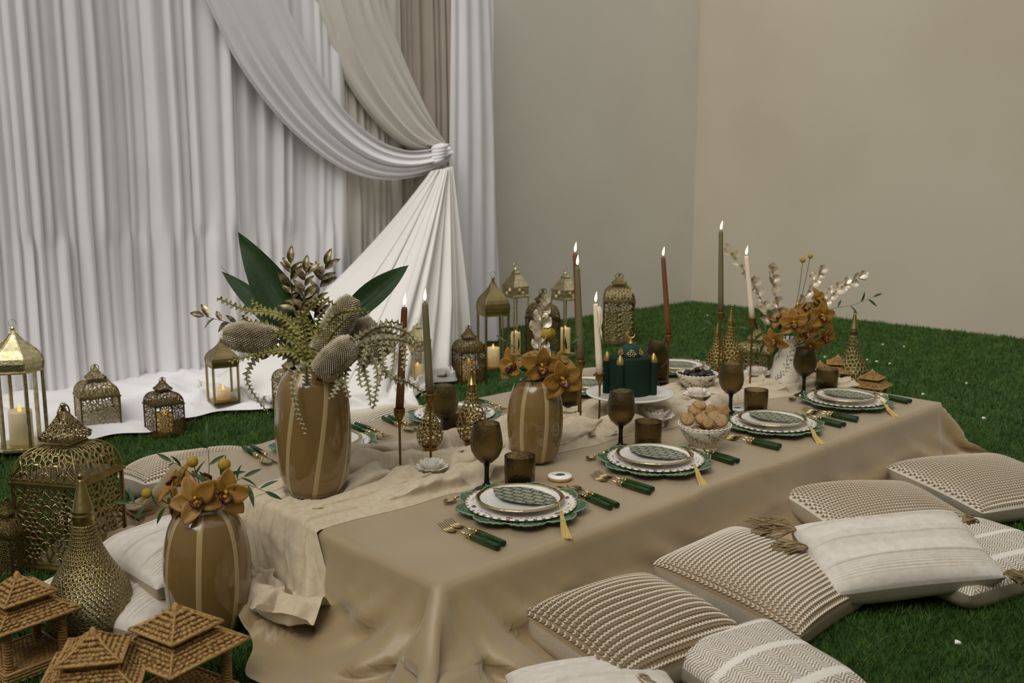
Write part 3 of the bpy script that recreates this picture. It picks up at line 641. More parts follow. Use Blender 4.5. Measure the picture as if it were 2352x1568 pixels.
# ------------------------------------------------------------------ wicker pagodas
def weave(mb, fn, nu, nv, hu, hv, th, rnd):    # over-under strands on a patch fn(u,v)->(point, normal)
    for j in range(nv):
        for i in range(nu):
            u = (i+.5*(j % 2)+.25)/nu; v = (j+.5)/nv
            if u > 1: continue
            p, n = fn(u, v); pu, _ = fn(min(1, u+.01), v); pv, _ = fn(u, min(1, v+.01))
            du = (pu-p); dv = (pv-p)
            if du.length < 1e-7 or dv.length < 1e-7: continue
            q = p+n*th*rnd.uniform(-.1, .9)+du.normalized()*hu*rnd.uniform(-.15, .15)
            mb.octa(q, (du.normalized()+dv.normalized()*rnd.uniform(-.16, .16))*hu*rnd.uniform(.65, 1.25), dv.normalized()*hv*rnd.uniform(.7, 1.1), n*th)
def pagoda(label, loc, s, H, rz):
    o = thing('wicker_pagoda', label, 'pagoda', loc, rz, 'wicker pagodas'); rnd = random.Random(int(loc[0]*999)); m = MT['wicker']
    def roof(name, w0, w1, z0, z1, nu, nv, curve=.25):
        f = bpy.data.objects.new(name, None); COL.objects.link(f); f.parent = o
        def pf(u, v):
            a = (w0*(1-v)+w1*v)/2; z = z0+(z1-z0)*(v**(1+curve)); return Vector(((u-.5)*2*a, -a, z)), Vector((0, -.5, .86))
        core = MB().lathe([(0, z0-.002), (w0/2*1.414, z0-.002), (w0/2*1.414, z0)]+[((w0*(1-v)+w1*v)/2*1.414, z0+(z1-z0)*v**(1+curve)) for v in (.25, .5, .75, 1.)]+[(0, z1)], 4, a0=math.pi/4)
        core.build('roof_core', MT['wicker_dk'], f, False)
        wv = MB(); weave(wv, pf, nu, nv, w0/nu*.75, (z1-z0+w0-w1)/nv*.33, .0028, rnd); me = wv.mesh('woven_face')
        for i in range(4): obj('woven_face', me, m, f, rot=(0, 0, i*math.pi/2))
        e = w0/2; MB().tube([(-e, -e, z0), (e, -e, z0), (e, e, z0), (-e, e, z0), (-e, -e, z0), (e*.9, -e, z0)], .0038*s/.16, 6).build('rim', m, f)
        for i in range(4): MB().tube([((w0*(1-v)+w1*v)/2, (w0*(1-v)+w1*v)/2, z0+(z1-z0)*v**(1+curve)+.002) for v in (0, .33, .66, 1)], .003*s/.16, 5).xf(Matrix.Rotation(i*math.pi/2, 4, 'Z')).build('hip', m, f)
        return f
    hb = .56*H
    roof('lower_roof', s*1.22, s*.50, hb, hb+.14*H, 12, 7); MB().box((0, 0, hb+.16*H), (s*.48, s*.48, .07*H)).build('roof_neck', MT['wicker_dk'], o, False); roof('upper_roof', s*.78, s*.10, hb+.19*H, hb+.34*H, 9, 6, .5)
    MB().lathe([(s*.07, 0), (s*.055, .02*H), (s*.05, .05*H), (s*.02, .08*H), (0, .085*H)], 10, (0, 0, hb+.325*H)).build('finial', m, o)
    for i in range(4):
        x, y = (1 if i in (0, 3) else -1)*s*.40, (1 if i < 2 else -1)*s*.40
        pm = MB().tube([(x, y, .10*H), (x, y, hb)], s*.05, 8)
        for k in range(15): pm.tube([(x+s*.058*math.cos(a), y+s*.058*math.sin(a), .11*H+(hb-.12*H)*k/15+.002*math.sin(a)) for a in [q*math.pi/5 for q in range(11)]], .0022*s/.16, 4, False)
        pm.build('post', m, o)
    fl_ = MB().box((0, 0, .11*H), (s*.92, s*.92, .012*H))
    weave(fl_, lambda u, v: (Vector(((u-.5)*s*.92, (v-.5)*s*.92, .118*H)), Vector((0, 0, 1))), 14, 12, s*.035, s*.022, .0022, rnd); fl_.build('woven_floor', m, o)
    sk = MB()
    for i in range(4):
        M4 = Matrix.Rotation(i*math.pi/2, 3, 'Z')
        for k in range(17): sk.tube([M4 @ Vector((s*(-.48+.06*k), -s*.50, 0.001)), M4 @ Vector((s*(-.48+.06*k), -s*.48, .11*H))], .0028*s/.16, 4)
        for zz in (.004, .05*H, .085*H, .115*H): sk.tube([M4 @ Vector((-s*.505, -s*.5, zz)), M4 @ Vector((s*.505, -s*.5, zz))], .004*s/.16, 5)
    sk.build('base_skirt', m, o)
    for i in range(4):   # curved braces under the roof
        M4 = Matrix.Rotation(i*math.pi/2, 3, 'Z'); MB().tube([M4 @ Vector((s*.4*math.cos(a)*-1, -s*.40, hb-.01-.10*H*(1-math.sin(a)))) for a in [q*math.pi/10 for q in range(11)]], .003*s/.16, 5).build('brace', m, o)
    return o
Hp = .225
pagoda('wicker pagoda at the left frame edge beside the large brass bottle', G(38, 1308, Hp)[:2]+(0.004,), .15, Hp, math.radians(8))
pagoda('wicker pagoda cut by the lower frame edge in front of the brass bottle', G(212, 1436, Hp)[:2]+(.004,), .15, Hp, math.radians(58))
pagoda('wicker pagoda just in front of the amber striped floor vase', G(402, 1380, Hp)[:2]+(.004,), .165, Hp, math.radians(14))
pagoda('small wicker pagoda rightmost beyond the far end of the table', G(2004, 846, .19)[:2]+(.004,), .12, .19, math.radians(5))
pagoda('small wicker pagoda peeping out behind the far brass bottle', G(1925, 812, .20)[:2]+(.004,), .13, .20, math.radians(30))
pagoda('small wicker pagoda behind the smoked tumbler at the far table end', G(1884, 826, .19)[:2]+(.004,), .12, .19, math.radians(5))
# ------------------------------------------------------------------ cushions
def herring_mat(name, dark, light, band=True):
    m = bpy.data.materials.new(name); m.use_nodes = True; N = m.node_tree.nodes; L = m.node_tree.links; b = N['Principled BSDF']; b.inputs['Roughness'].default_value = .95
    tc = N.new('ShaderNodeTexCoord'); sx = N.new('ShaderNodeSeparateXYZ'); L.new(tc.outputs['Object'], sx.inputs[0])
    def ma(op, a, b_=None):
        n = N.new('ShaderNodeMath'); n.operation = op
        for i, v in enumerate((a, b_)):
            if v is None: continue
            if isinstance(v, (int, float)): n.inputs[i].default_value = v
            else: L.new(v, n.inputs[i])
        return n.outputs[0]
    nz = N.new('ShaderNodeTexNoise'); nz.inputs['Scale'].default_value = 220; L.new(tc.outputs['Object'], nz.inputs[0])
    zig = ma('ABSOLUTE', ma('SUBTRACT', ma('FRACT', ma('MULTIPLY', sx.outputs[0], 24.)), .5))
    t = ma('ADD', ma('MULTIPLY', sx.outputs[1], 900.), ma('MULTIPLY', zig, 22.)); t = ma('ADD', t, ma('MULTIPLY', nz.outputs[0], 4.))
    s = ma('SINE', t)
    if band:
        bd = ma('GREATER_THAN', ma('ABSOLUTE', ma('SUBTRACT', ma('FRACT', ma('MULTIPLY', sx.outputs[1], 9.)), .5)), .42)
        fine = ma('SINE', ma('MULTIPLY', sx.outputs[0], 1500.)); s = ma('ADD', ma('MULTIPLY', s, ma('SUBTRACT', 1., bd)), ma('MULTIPLY', bd, ma('ADD', ma('MULTIPLY', fine, .4), .55)))
    cr = N.new('ShaderNodeValToRGB'); cr.color_ramp.elements[0].color = srgb(dark); cr.color_ramp.elements[1].color = srgb(light); cr.color_ramp.elements[0].position = .3; cr.color_ramp.elements[1].position = .6
    L.new(ma('ADD', ma('MULTIPLY', s, .5), .5), cr.inputs[0]); L.new(cr.outputs[0], b.inputs['Base Color'])
    bp = N.new('ShaderNodeBump'); bp.inputs['Strength'].default_value = .5; bp.inputs['Distance'].default_value = .002; L.new(s, bp.inputs['Height']); L.new(bp.outputs[0], b.inputs['Normal'])
    return m
MT['herring'] = herring_mat('herringbone_weave', '9a8b74', 'e6e0d5')
def cushion(label, loc, size, rz, tilt=(0, 0), style='v', tassels=(), seed=1):
    w, d, h = size; o = thing('cushion', label, 'cushion', loc, group='floor cushions'); o.rotation_mode = 'XYZ'
    Rm = Matrix.Rotation(math.radians(rz), 4, 'Z') @ Matrix.Rotation(math.radians(tilt[0]), 4, 'X') @ Matrix.Rotation(math.radians(tilt[1]), 4, 'Y'); o.rotation_euler = Rm.to_euler()
    rs = random.Random(seed); a1, a2, a3 = rs.uniform(0, 6), rs.uniform(0, 6), rs.uniform(0, 6)
    def pt(u, v, s=1):
        x = w/2*u*(1-.05*(1-v*v)*abs(u)**3-.03*abs(u*v)**6); y = d/2*v*(1-.06*(1-u*u)*abs(v)**3-.03*abs(u*v)**6)
        k = max(0., (1-u**4)*(1-v**4))**.5*(.80+.20*(1-u*u)*(1-v*v)) if s > 0 else max(0., (1-u**8)*(1-v**8))**.5; k *= .9 if s > 0 else 1.1; wr = 1+.05*math.sin(3*u+a1+2*v)+.04*math.sin(5*v+a2-3*u)
        return Vector((x, y, s*h/2*k*wr))
    def nrm(u, v):
        e = .02; a = pt(min(1, u+e), v)-pt(max(-1, u-e), v); b = pt(u, min(1, v+e))-pt(u, max(-1, v-e)); n = a.cross(b); return n.normalized() if n.length > 1e-9 else Vector((0, 0, 1))
    n = 36; nv = 150 if style == 'rib' else n
    def q(i, n): t = -1+2*i/n; return math.sin(t*math.pi/2)*.55+t*.45
    top = []
    for j in range(nv+1):
        row = []
        for i in range(n+1):
            u, v = q(i, n), (-1+2*j/nv if style == 'rib' else q(j, nv)); p = pt(u, v)
            if style == 'rib':
                band = .5+.5*math.sin(v*9+.6); p.z += (.0022*math.sin(v*110)*(band > .35)+.0045*(1 if math.sin(v*11) > .93 else 0))*min(1, 6*(1-abs(v)))*min(1, 6*(1-abs(u)))
            row.append(p)
        top.append(row)
    cover = {'v': 'knit_b', 'v2': 'knit_b', 'cro': 'knit_w', 'rib': 'whitecush', 'her': 'herring', 'lace': 'whitecush'}[style]
    MB().grid(top).build('front_cover', MT[cover], o)
    MB().grid([[pt(q(i, n), q(j, n), -1) for i in range(n, -1, -1)] for j in range(n+1)]).build('back_cover', MT['linen'], o)
    if style in ('v', 'v2', 'cro', 'lace'):
        A, B = MB(), MB(); nc, nr = int(w/.0105), int(d/(.0095 if style == 'v' else .0125))
        for j in range(nr):
            for i in range(nc):
                u, v = -1+2*(i+.5)/nc, -1+2*(j+.5)/nr
                if abs(u) > .985 or abs(v) > .985: continue
                p, nn = pt(u, v), nrm(u, v); ex = Vector((1, 0, 0)); ex = (ex-nn*nn.x).normalized(); ey = nn.cross(ex); cw, rh = w/nc, d/nr
                if style in ('v', 'v2'):
                    wht = (j % 2 == 0) if style == 'v' else True
                    tgt = A if wht else B
                    for s in (-1, 1):
                        dr = (ey*.85+ex*.5*s).normalized(); sd = nn.cross(dr); tgt.octa(p+ex*s*cw*.25+nn*.0016, dr*rh*(.72 if style == 'v' else .62), sd*cw*.24, nn*.0030)
                else:
                    off = cw*.5*(j % 2); p2 = p+ex*off
                    B.octa(p2+nn*.0016, ex*cw*.42, ey*rh*.36, nn*.0034)
                    for s in (-1, 1):
                        dr = (ex*.8+ey*.6*s).normalized(); A.octa(p2+ex*s*cw*.30+ey*rh*.42+nn*.002, dr*cw*.36, nn.cross(dr)*rh*.14, nn*.0028)
        A.build('cream_stitches', MT['knit_w'], o, kind='stuff')
        if B.v: B.build('brown_stitches', MT['knit_b'], o, kind='stuff')
    for (su, sv, ln, dx, dy) in tassels:
        c = pt(su, sv); t = MB(); dirv = Vector((dx, dy, -.12)).normalized(); inv = Rm.to_3x3().inverted()
        for k in range(56):
            e = c+dirv*ln*rs.uniform(.75, 1.05)+Vector((rs.gauss(0, ln*.16), rs.gauss(0, ln*.16), rs.uniform(-.2, .25)*ln)); mid = (c+e)/2+Vector((rs.gauss(0, .006), rs.gauss(0, .006), rs.uniform(0, .014)))
            t.tube(smooth_path([c, c*.75+mid*.25+Vector((0, 0, .004)), mid, e], 3), .0019, 4)
        t.build('tassel', MT['tassel'], o)
    return o
def C(x, y, z): p = at(x, y, z); return (p.x, p.y, p.z)
cushion('brown and cream knitted cushion leaning on the near end of the tablecloth', (.385, -.215, .085), (.40, .34, .15), -6, (6, 2), 'v', ((-.85, -.97, .07, .1, -.8),), 1)
cushion('cream zigzag knitted cushion second along the front of the table', (.84, -.25, .078), (.40, .42, .14), 3, (8, 2), 'v2', (), 2)
cushion('brown crocheted cushion leaning on the cloth under the white tasselled cushion', (1.53, -.215, .078), (.50, .32, .13), -22, (8, 4), 'cro', (), 3)
cushion('brown crocheted cushion farthest right beside the table corner', (2.07, -.325, .072), (.50, .42, .13), -22, (4, 2), 'cro', (), 4)
cushion('white ribbed cushion with jute corner tassels lying on the others', (1.12, -.455, .13), (.47, .26, .12), -35, (20, -3), 'rib', ((-.97, .8, .095, -.9, .35), (-.98, .25, .085, -.9, .1), (.97, .5, .045, .7, .3), (.97, -.95, .055, .8, -.4)), 5)
cushion('herringbone woven cushion lying half under the white tasselled one', (1.43, -.53, .06), (.52, .36, .12), -14, (2, 2), 'her', (), 6)
cushion('herringbone woven cushion at the lower frame edge', (.475, -.485, .055), (.31, .31, .11), -12, (5, 0), 'her', (), 7)
cushion('plain cream cushion cut by the lower frame edge', (.135, -.335, .05), (.34, .28, .11), -30, (4, 0), 'rib', (), 8)
cushion('upper white ribbed cushion of the two behind the amber floor vase', (-.235, .80, .140), (.24, .30, .11), 8, (4, -6), 'rib', ((.3, -.97, .07, .1, -.7),), 9)
cushion('lower white ribbed cushion of the two behind the amber floor vase', (-.345, .825, .055), (.30, .40, .11), 24, (2, 0), 'rib', ((.97, -.6, .06, .6, -.5),), 10)
cushion('crocheted cushion beyond the table at its far left corner', (.21, 1.54, .10), (.44, .36, .14), -8, (-10, 0), 'cro', (), 11)
cushion('cream knitted cushion beyond the table right of the tall vase', (1.0, 1.62, .10), (.44, .36, .14), 10, (-10, 0), 'v2', (), 12)
cushion('pale lacy cushion beyond the table behind the cake', (2.12, 1.58, .10), (.46, .36, .14), 4, (-10, 0), 'lace', (), 13)
# ------------------------------------------------------------------ place settings
def card_mat():
    m = bpy.data.materials.new('menu_card'); m.use_nodes = True; N = m.node_tree.nodes; L = m.node_tree.links; b = N['Principled BSDF']; b.inputs['Roughness'].default_value = .5
    tc = N.new('ShaderNodeTexCoord'); mp = N.new('ShaderNodeMapping'); mp.inputs['Rotation'].default_value = (0, 0, math.pi/2+.06); L.new(tc.outputs['Object'], mp.inputs[0])
    br = N.new('ShaderNodeTexBrick'); br.inputs['Scale'].default_value = 20; br.inputs['Mortar Size'].default_value = .07; br.inputs['Mortar Smooth'].default_value = .5
    br.inputs['Brick Width'].default_value = .64; br.inputs['Row Height'].default_value = .40
    for k, c in (('Color1', 'a39c7a'), ('Color2', '8f8b6e'), ('Mortar', '2c4644')): br.inputs[k].default_value = srgb(c)
    nz = N.new('ShaderNodeTexNoise'); nz.inputs['Scale'].default_value = 420; nz.inputs['Detail'].default_value = 1; L.new(tc.outputs['Object'], nz.inputs[0])
    cr = N.new('ShaderNodeValToRGB'); cr.color_ramp.elements[0].position = .36; cr.color_ramp.elements[1].position = .46; L.new(nz.outputs[0], cr.inputs[0])
    mx = N.new('ShaderNodeMixRGB'); mx.inputs[1].default_value = srgb('33504a'); L.new(br.outputs[0], mx.inputs[2]); L.new(mp.outputs[0], br.inputs[0]); L.new(cr.outputs[0], mx.inputs[0]); L.new(mx.outputs[0], b.inputs['Base Color']); return m
MT['card'] = card_mat(); MT['card_ink'] = M('pale_ink', 'c9c9b4', .5)
def make_charger():
    o = thing('charger_plate', '', 'plate', group='green leaf chargers'); n = 180; nl = 9
    def lob(a):
        t = (a*nl/(2*math.pi)) % 1; return .84+.16*(math.sin(math.pi*t)**.6)+.028*max(0, 1-abs(t-.5)*7)
    rows = []
    for r, z in ((.0, .006), (.05, .006), (.085, .007), (.098, .010), (.115, .014), (.13, .0165), (.145, .018), (.156, .019), (.160, .0185)):
        k = float(smst(.075, .15, r)); rows.append([(r*(1-k+k*lob(2*math.pi*i/n))*math.cos(2*math.pi*i/n), r*(1-k+k*lob(2*math.pi*i/n))*math.sin(2*math.pi*i/n), z+k*.03*(lob(2*math.pi*i/n)-.93)+k*.0012*math.sin(i*2*math.pi*66/n)) for i in range(n)])
    top = rows; bot = [[(x*.99, y*.99, max(0., z-.0045)) for x, y, z in row] for row in rows[::-1]]
    rows = [[(x*1.05, y*1.05, z) for x, y, z in r_] for r_ in rows]; top = rows; bot = [[(x*.99, y*.99, max(0., z-.0045)) for x, y, z in row] for row in rows[::-1]]
    MB().grid(top+bot, True).build('body', MT['charger'], o)
    e = rows[-1]; MB().tube(e+[e[0]], .0014, 5, False).build('rim', MT['charger_rim'], o)
    v = MB()
    for k in range(nl):
        a = 2*math.pi*(k+.5)/nl; v.tube([(.10*math.cos(a), .10*math.sin(a), .0112), (.128*math.cos(a), .128*math.sin(a), .0172), (.152*math.cos(a), .152*math.sin(a), .0205)], [.0012, .001, .0006], 4)
        for s in (-1, 1):
            for q, rr in ((.16, .118), (.13, .134)): v.tube([(rr*math.cos(a), rr*math.sin(a), .0155 if rr < .12 else .0182), ((rr+.014)*math.cos(a+s*q), (rr+.014)*math.sin(a+s*q), .0185)], .0007, 4)
    v.build('veins', MT['charger_rim'], o); return o
def plate_prof(r, z0, h): return [(0, z0+.002), (r*.6, z0+.002), (r*.66, z0+.004), (r*.72, z0+h*.55), (r*.97, z0+h), (r, z0+h), (r, z0+h-.0025), (r*.72, z0+h*.55-.003), (r*.64, z0), (0, z0)]
def make_dinner():
    o = thing('dinner_plate', '', 'plate', group='patterned dinner plates'); MB().lathe(plate_prof(.142, 0, .012), 64).build('body', MT['porcelain'], o)
    g = MB(); p = MB(); q = MB()
    for i in range(40):
        a = 2*math.pi*i/40; g.box((.1395*math.cos(a), .1395*math.sin(a), .0115), (.006, .0095, .002), a)
    g.build('gold_dashes', MT['goldleaf'], o, False)
    for i in range(6):
        a = 2*math.pi*(i+.3)/6; MB().ell((.125*math.cos(a), .125*math.sin(a), .0105), (.010, .006, .0012), 10, 6, Matrix.Rotation(a+1.2, 3, 'Z')).build('painted_flower', MT['purple'], o)
        for k in range(5):
            b = a+.25+.1*k; q.ell((.124*math.cos(b)+R(-.004, .004), .124*math.sin(b)+R(-.004, .004), .0104), (.0045, .0014, .0010), 6, 4, Matrix.Rotation(R(0, 3), 3, 'Z'))
    q.build('painted_leaves', MT['paint'], o); return o
def make_dessert():
    o = thing('dessert_plate', '', 'plate', group='gold rimmed dessert plates'); MB().lathe(plate_prof(.112, 0, .010), 64).build('body', MT['porcelain'], o)
    MB().lathe([(.102, .0088), (.1045, .0112), (.109, .0122), (.1135, .0108), (.1135, .0085), (.109, .0078)], 160, sc=lambda a, z: 1+.012*(abs(math.sin(6*a))**.4-.7)+.003*math.sin(48*a)).build('gold_rim', MT['gold'], o); return o
def make_card():
    o = thing('menu_card', '', 'card', group='menu cards on the plates')
    half = [(0, .078), (.010, .070), (.019, .064), (.026, .052), (.034, .044), (.042, .030), (.044, .010), (.041, -.012), (.035, -.034), (.028, -.046), (.022, -.058), (.010, -.066), (0, -.075)]
    half = [(x*1.30, y*1.26) for x, y in half]; pts = half+[(-x, y) for x, y in half[-2:0:-1]]; n = len(pts)
    MB().add([(x, y, .001) for x, y in pts]+[(x, y, 0) for x, y in pts], [tuple(range(n-1, -1, -1)), tuple(range(n, 2*n))]+[(i, (i+1) % n, n+(i+1) % n, n+i) for i in range(n)]).build('sheet', MT['card'], o, False)
    ink = MB()
    for k, y0 in enumerate((-.004, .004, .011)): ink.tube([(-.016+.004*k, y0-.004, .0012), (-.004+.003*k, y0+.001, .0013), (.006, y0-.001, .0012), (.016, y0+.005, .0012)], .0005, 4)
    ink.build('script', MT['card_ink'], o)
    MB().tube(smooth_path([(.002, -.084, .0014), (-.004, -.098, .004), (-.020, -.110, .001), (-.036, -.120, -.004)], 5), .0010, 5).build('cord', MT['thread'], o)
    rs = random.Random(4); dv = Vector((-.80, -.60, 0)); sv = Vector((.60, -.80, 0)); c0 = Vector((-.036, -.120, -.004)); t = MB().ell(c0+dv*.004, (.0045, .0045, .004), 10, 7)
    for k in range(30):
        a = rs.uniform(-1, 1); zz = rs.uniform(-.002, .003); t.tube([c0+dv*.004+sv*a*.002, c0+dv*.035+sv*a*.005+Vector((0, 0, -.007+zz)), c0+dv*.058+sv*a*.008+Vector((0, 0, -.019+zz)), c0+dv*(.108+rs.uniform(0, .006))+sv*a*.013+Vector((0, 0, -.029+zz*.6))], .0011, 4)
    t.build('tassel', MT['thread'], o); return o
def handle(o):
    MB().lathe([(0, -.100), (.0072, -.0995), (.0080, -.097), (.0080, -.0945)], 8, (0, 0, 0)).xf(Matrix.Rotation(-math.pi/2, 4, 'X')).build('end_cap', MT['greencap'], o, False)
    MB().lathe([(.0078, -.0945), (.0080, -.06), (.0072, -.002), (0, -.002)], 10).xf(Matrix.Rotation(-math.pi/2, 4, 'X')).build('handle', MT['greenres'], o)
    MB().lathe([(0, -.004), (.0078, -.003), (.0078, .0), (.0064, .002), (.0064, .010), (.0076, .012), (.0070, .016), (.0030, .020), (0, .021)], 14).xf(Matrix.Rotation(-math.pi/2, 4, 'X')).build('collar', MT['gold'], o)
def make_fork():
    o = thing('fork', '', 'fork', group='green handled forks'); handle(o); g = MB().tube([(0, .018, 0), (0, .045, .001), (0, .058, -.002)], [.0028, .0022, .003], 8)
    rows = [[(-.003, .056, -.003), (.003, .056, -.003)], [(-.009, .064, -.005), (.009, .064, -.005)], [(-.0112, .074, -.006), (.0112, .074, -.006)], [(-.0112, .079, -.0055), (.0112, .079, -.0055)]]
    g.grid(rows); g.grid([[(x, y, z-.0016) for x, y, z in r[::-1]] for r in rows])
    for k in range(4):
        x = -.0097+.0065*k; g.tube([(x, .077, -.0062), (x, .095, -.004), (x*1.02, .114, .0025)], [.0015, .0014, .0008], 5)
    g.build('tines', MT['gold'], o); return o
def spoon_bowl(L_, Wd, y0):
    rows = []
    for i in range(11):
        t = i/10; w_ = Wd*math.sin(math.pi*min(1, max(0, t*.92+.06)))**.7; rows.append([(w_*s, y0+L_*t, -.006*math.sin(math.pi*t)*(1-s*s)+.0012) for s in (-1, -.6, -.25, 0, .25, .6, 1)])
    m = MB().grid(rows); m.grid([[(x, y, z-.0013) for x, y, z in r[::-1]] for r in rows]); return m
def make_spoon(nm='spoon', L_=.055, W_=.0175):
    o = thing(nm, '', 'spoon', group='green handled %ss' % nm.replace('_', ' ')); handle(o); g = spoon_bowl(L_, W_, .056); g.tube([(0, .018, 0), (0, .045, .002), (0, .060, .001)], [.0028, .0022, .003], 8); g.build('bowl', MT['gold'], o); return o
def make_knife():
    o = thing('knife', '', 'knife', group='green handled knives'); handle(o)
    V = [(-.008, .02, .0012), (.006, .02, .0012), (-.009, .07, .0012), (.009, .07, .0012), (-.009, .10, .001), (.006, .108, .001), (-.007, .118, .0008)]
    m = MB().add(V+[(x, y, -z) for x, y, z in V], [(0, 1, 3, 2), (2, 3, 5, 4), (4, 5, 6), (8, 7, 9, 10), (10, 9, 11, 12)[:4], (12, 11, 13), (0, 2, 9, 7), (2, 4, 11, 9), (4, 6, 13, 11), (6, 5, 12, 13), (5, 3, 10, 12), (3, 1, 8, 10), (1, 0, 7, 8)]); m.f = [f for f in m.f if len(set(f)) == len(f)]
    m.build('blade', MT['gold'], o, False); return o
def make_goblet():
    o = thing('goblet', '', 'goblet', group='smoked glass goblets')
    pr = [(.004, .075), (.018, .079), (.033, .093), (.0425, .113), (.0445, .130), (.0415, .155), (.0355, .186), (.0340, .187), (.0335, .185), (.0395, .155), (.0425, .130), (.0405, .114), (.0315, .096), (.016, .084), (0, .082)]
    MB().lathe(pr, 40, sc=lambda a, z: 1+.006*math.sin(9*a+z*200)).build('bowl', MT['smoke'], o)
    MB().lathe([(0, 0), (.034, 0), (.035, .002), (.03, .005), (.014, .012), (.0075, .020), (.0062, .045), (.0066, .065), (.010, .0755), (.0165, .0785), (.016, .084), (0, .088)], 32).build('stem', MT['smoke_dk'], o); return o
def make_tumbler():
    o = thing('tumbler', '', 'tumbler', group='smoked glass tumblers')
    pr = [(0, .012), (.0385, .012), (.0415, .014), (.0425, .05), (.0425, .087), (.0415, .088), (.0405, .087), (.040, .05), (.038, .018), (0, .016)]
    MB().lathe(pr, 40, sc=lambda a, z: 1+.008*math.sin(11*a+z*160)).build('wall', MT['smoke'], o)
    MB().lathe([(0, 0), (.037, 0), (.040, .003), (.0405, .013), (0, .0135)], 32).build('foot', MT['smoke_dk'], o); return o
PROTO = dict(charger=make_charger(), dinner=make_dinner(), dessert=make_dessert(), card=make_card(), fork=make_fork(), knife=make_knife(), spoon=make_spoon(), dspoon=make_spoon('dessert_spoon', .042, .014), goblet=make_goblet(), tumbler=make_tumbler())
USED = set()
def put(kind, label, loc, rz=0.0, tilt=(0, 0)):
    rot = (Matrix.Rotation(rz, 3, 'Z') @ Matrix.Rotation(tilt[0], 3, 'X') @ Matrix.Rotation(tilt[1], 3, 'Y')).to_euler()
    if kind not in USED: USED.add(kind); o = PROTO[kind]; o['label'] = label; o.location = loc; o.rotation_euler = rot; return o
    return dup(PROTO[kind], label, loc, rot=rot)
SET = [((.451, .221), 0, 'nearest setting by the tablecloth corner', (1118, 1124), (1194, 1116)), ((1.016, .235), 0, 'setting left of the biscuit bowl', (1425, 1031), (1488, 1029)), ((1.647, .232), 0, 'setting right of the biscuit bowl', (1677, 952), (1735, 949)), ((2.154, .237), 0, 'setting at the far right table corner', (1845, 908), (1898, 897)),
       ((.41, 1.06), 1, 'back setting behind the tall vase', None, None), ((.95, 1.07), 1, 'back setting behind the footed brass lamps', (1022, 1016), (1042, 1003)), ((1.64, 1.06), 1, 'back setting left of the cake', None, (1303, 937)), ((2.20, 1.05), 1, 'back setting right of the cake', (1507, 890), (1512, 880))]
for k, ((x, y), back, nm, gp, tp_) in enumerate(SET):
    a = math.pi if back else 0.; ca, sa = math.cos(a), math.sin(a); rj = random.Random(k)
    def wp(dx, dy, z=T): return (x+ca*dx-sa*dy, y+sa*dx+ca*dy, z)
    put('charger', 'green leaf charger of the '+nm, wp(0, 0), a+rj.uniform(-.3, .3)); put('dinner', 'patterned dinner plate of the '+nm, wp(0, 0, T+.0125), a+rj.uniform(-.5, .5)); put('dessert', 'gold rimmed plate of the '+nm, wp(.0, .004, T+.0255), a+rj.uniform(-.5, .5))
    put('card', 'green menu card with gold tassel of the '+nm, wp(.012, -.004, T+.0375), a+.30+rj.uniform(-.06, .06), (.03, 0))
    put('fork', 'inner fork of the '+nm, wp(-.200, -.055, T+.0085), a-.04); put('fork', 'outer fork of the '+nm, wp(-.228, -.065, T+.0085), a-.02)
    put('knife', 'knife of the '+nm, wp(.180, -.060, T+.0085), a-.14); put('spoon', 'soup spoon of the '+nm, wp(.207, -.062, T+.0085), a-.16)
    put('dspoon', 'dessert spoon of the '+nm, wp(-.02, .172, T+.0085), a+math.pi/2+.05)
    if gp: p = on_table(*gp); put('goblet', 'smoked goblet of the '+nm, (p.x, p.y, T), rj.uniform(0, 6))
    if tp_: p = on_table(*tp_); put('tumbler', 'smoked tumbler of the '+nm, (p.x, p.y, T), rj.uniform(0, 6))
# ------------------------------------------------------------------ candlesticks and tapers
def candlestick(key, h, top, wax, what, zb=ZT):
    p, _ = ITEM[key]; o = thing('candlestick', 'slim gold candlestick under the '+what, 'candlestick', (p.x, p.y, zb), group='gold candlesticks')
    MB().lathe([(0, 0), (.034, 0), (.036, .0015), (.034, .004), (.012, .006), (.005, .010), (0, .010)], 32).build('foot', MT['stick'], o)
    MB().lathe([(.0036, .008), (.0036, h-.048), (.0050, h-.042), (.0050, h-.036)], 12).build('stem', MT['stick'], o)
    MB().lathe([(.0050, h-.037), (.0085, h-.030), (.0150, h-.018), (.0165, h-.002), (.0160, h), (.0145, h), (.0125, h-.014), (0, h-.015)], 24).build('cup', MT['stick'], o)
    base = Vector((0, 0, h-.014)); tp = atd(top[0], top[1], dep((p.x, p.y, zb+h)))-Vector((p.x, p.y, zb)); c = thing('taper_candle', what, 'candle', (p.x, p.y, zb), group='lit taper candles')
    L_ = (tp-base); MB().tube([base+L_*t for t in (0, .25, .5, .75, .97, 1)], [.0118, .0112, .0105, .0096, .0088, .0070], 18).build('wax', MT[wax], c)
    MB().tube([tp, tp+Vector((0, 0, .004)), tp+Vector((.001, 0, .008))], .0009, 5).build('wick', MT['wick'], c)
    ln = RIGHT*R(.002, .006); fl = [(0, 0), (.0030, .004), (.0046, .010), (.0042, .017), (.0024, .026), (0, .036)]
    fm = MB(); rows = []
    for r, z in fl[1:-1]: rows.append([tp+ln*(z/.036)**2+Vector((r*math.cos(b), r*math.sin(b), z+.005)) for b in [2*math.pi*i/10 for i in range(10)]])
    fm.grid(rows, True); n = len(fm.v); fm.v += [tuple(tp+Vector((0, 0, .005))), tuple(tp+ln+Vector((0, 0, .041)))]
    fm.f += [(n, (i+1) % 10, i) for i in range(10)]+[(n-10+i, n-10+(i+1) % 10, n+1) for i in range(10)]; fm.build('flame', MT['flame'], c)
    return c
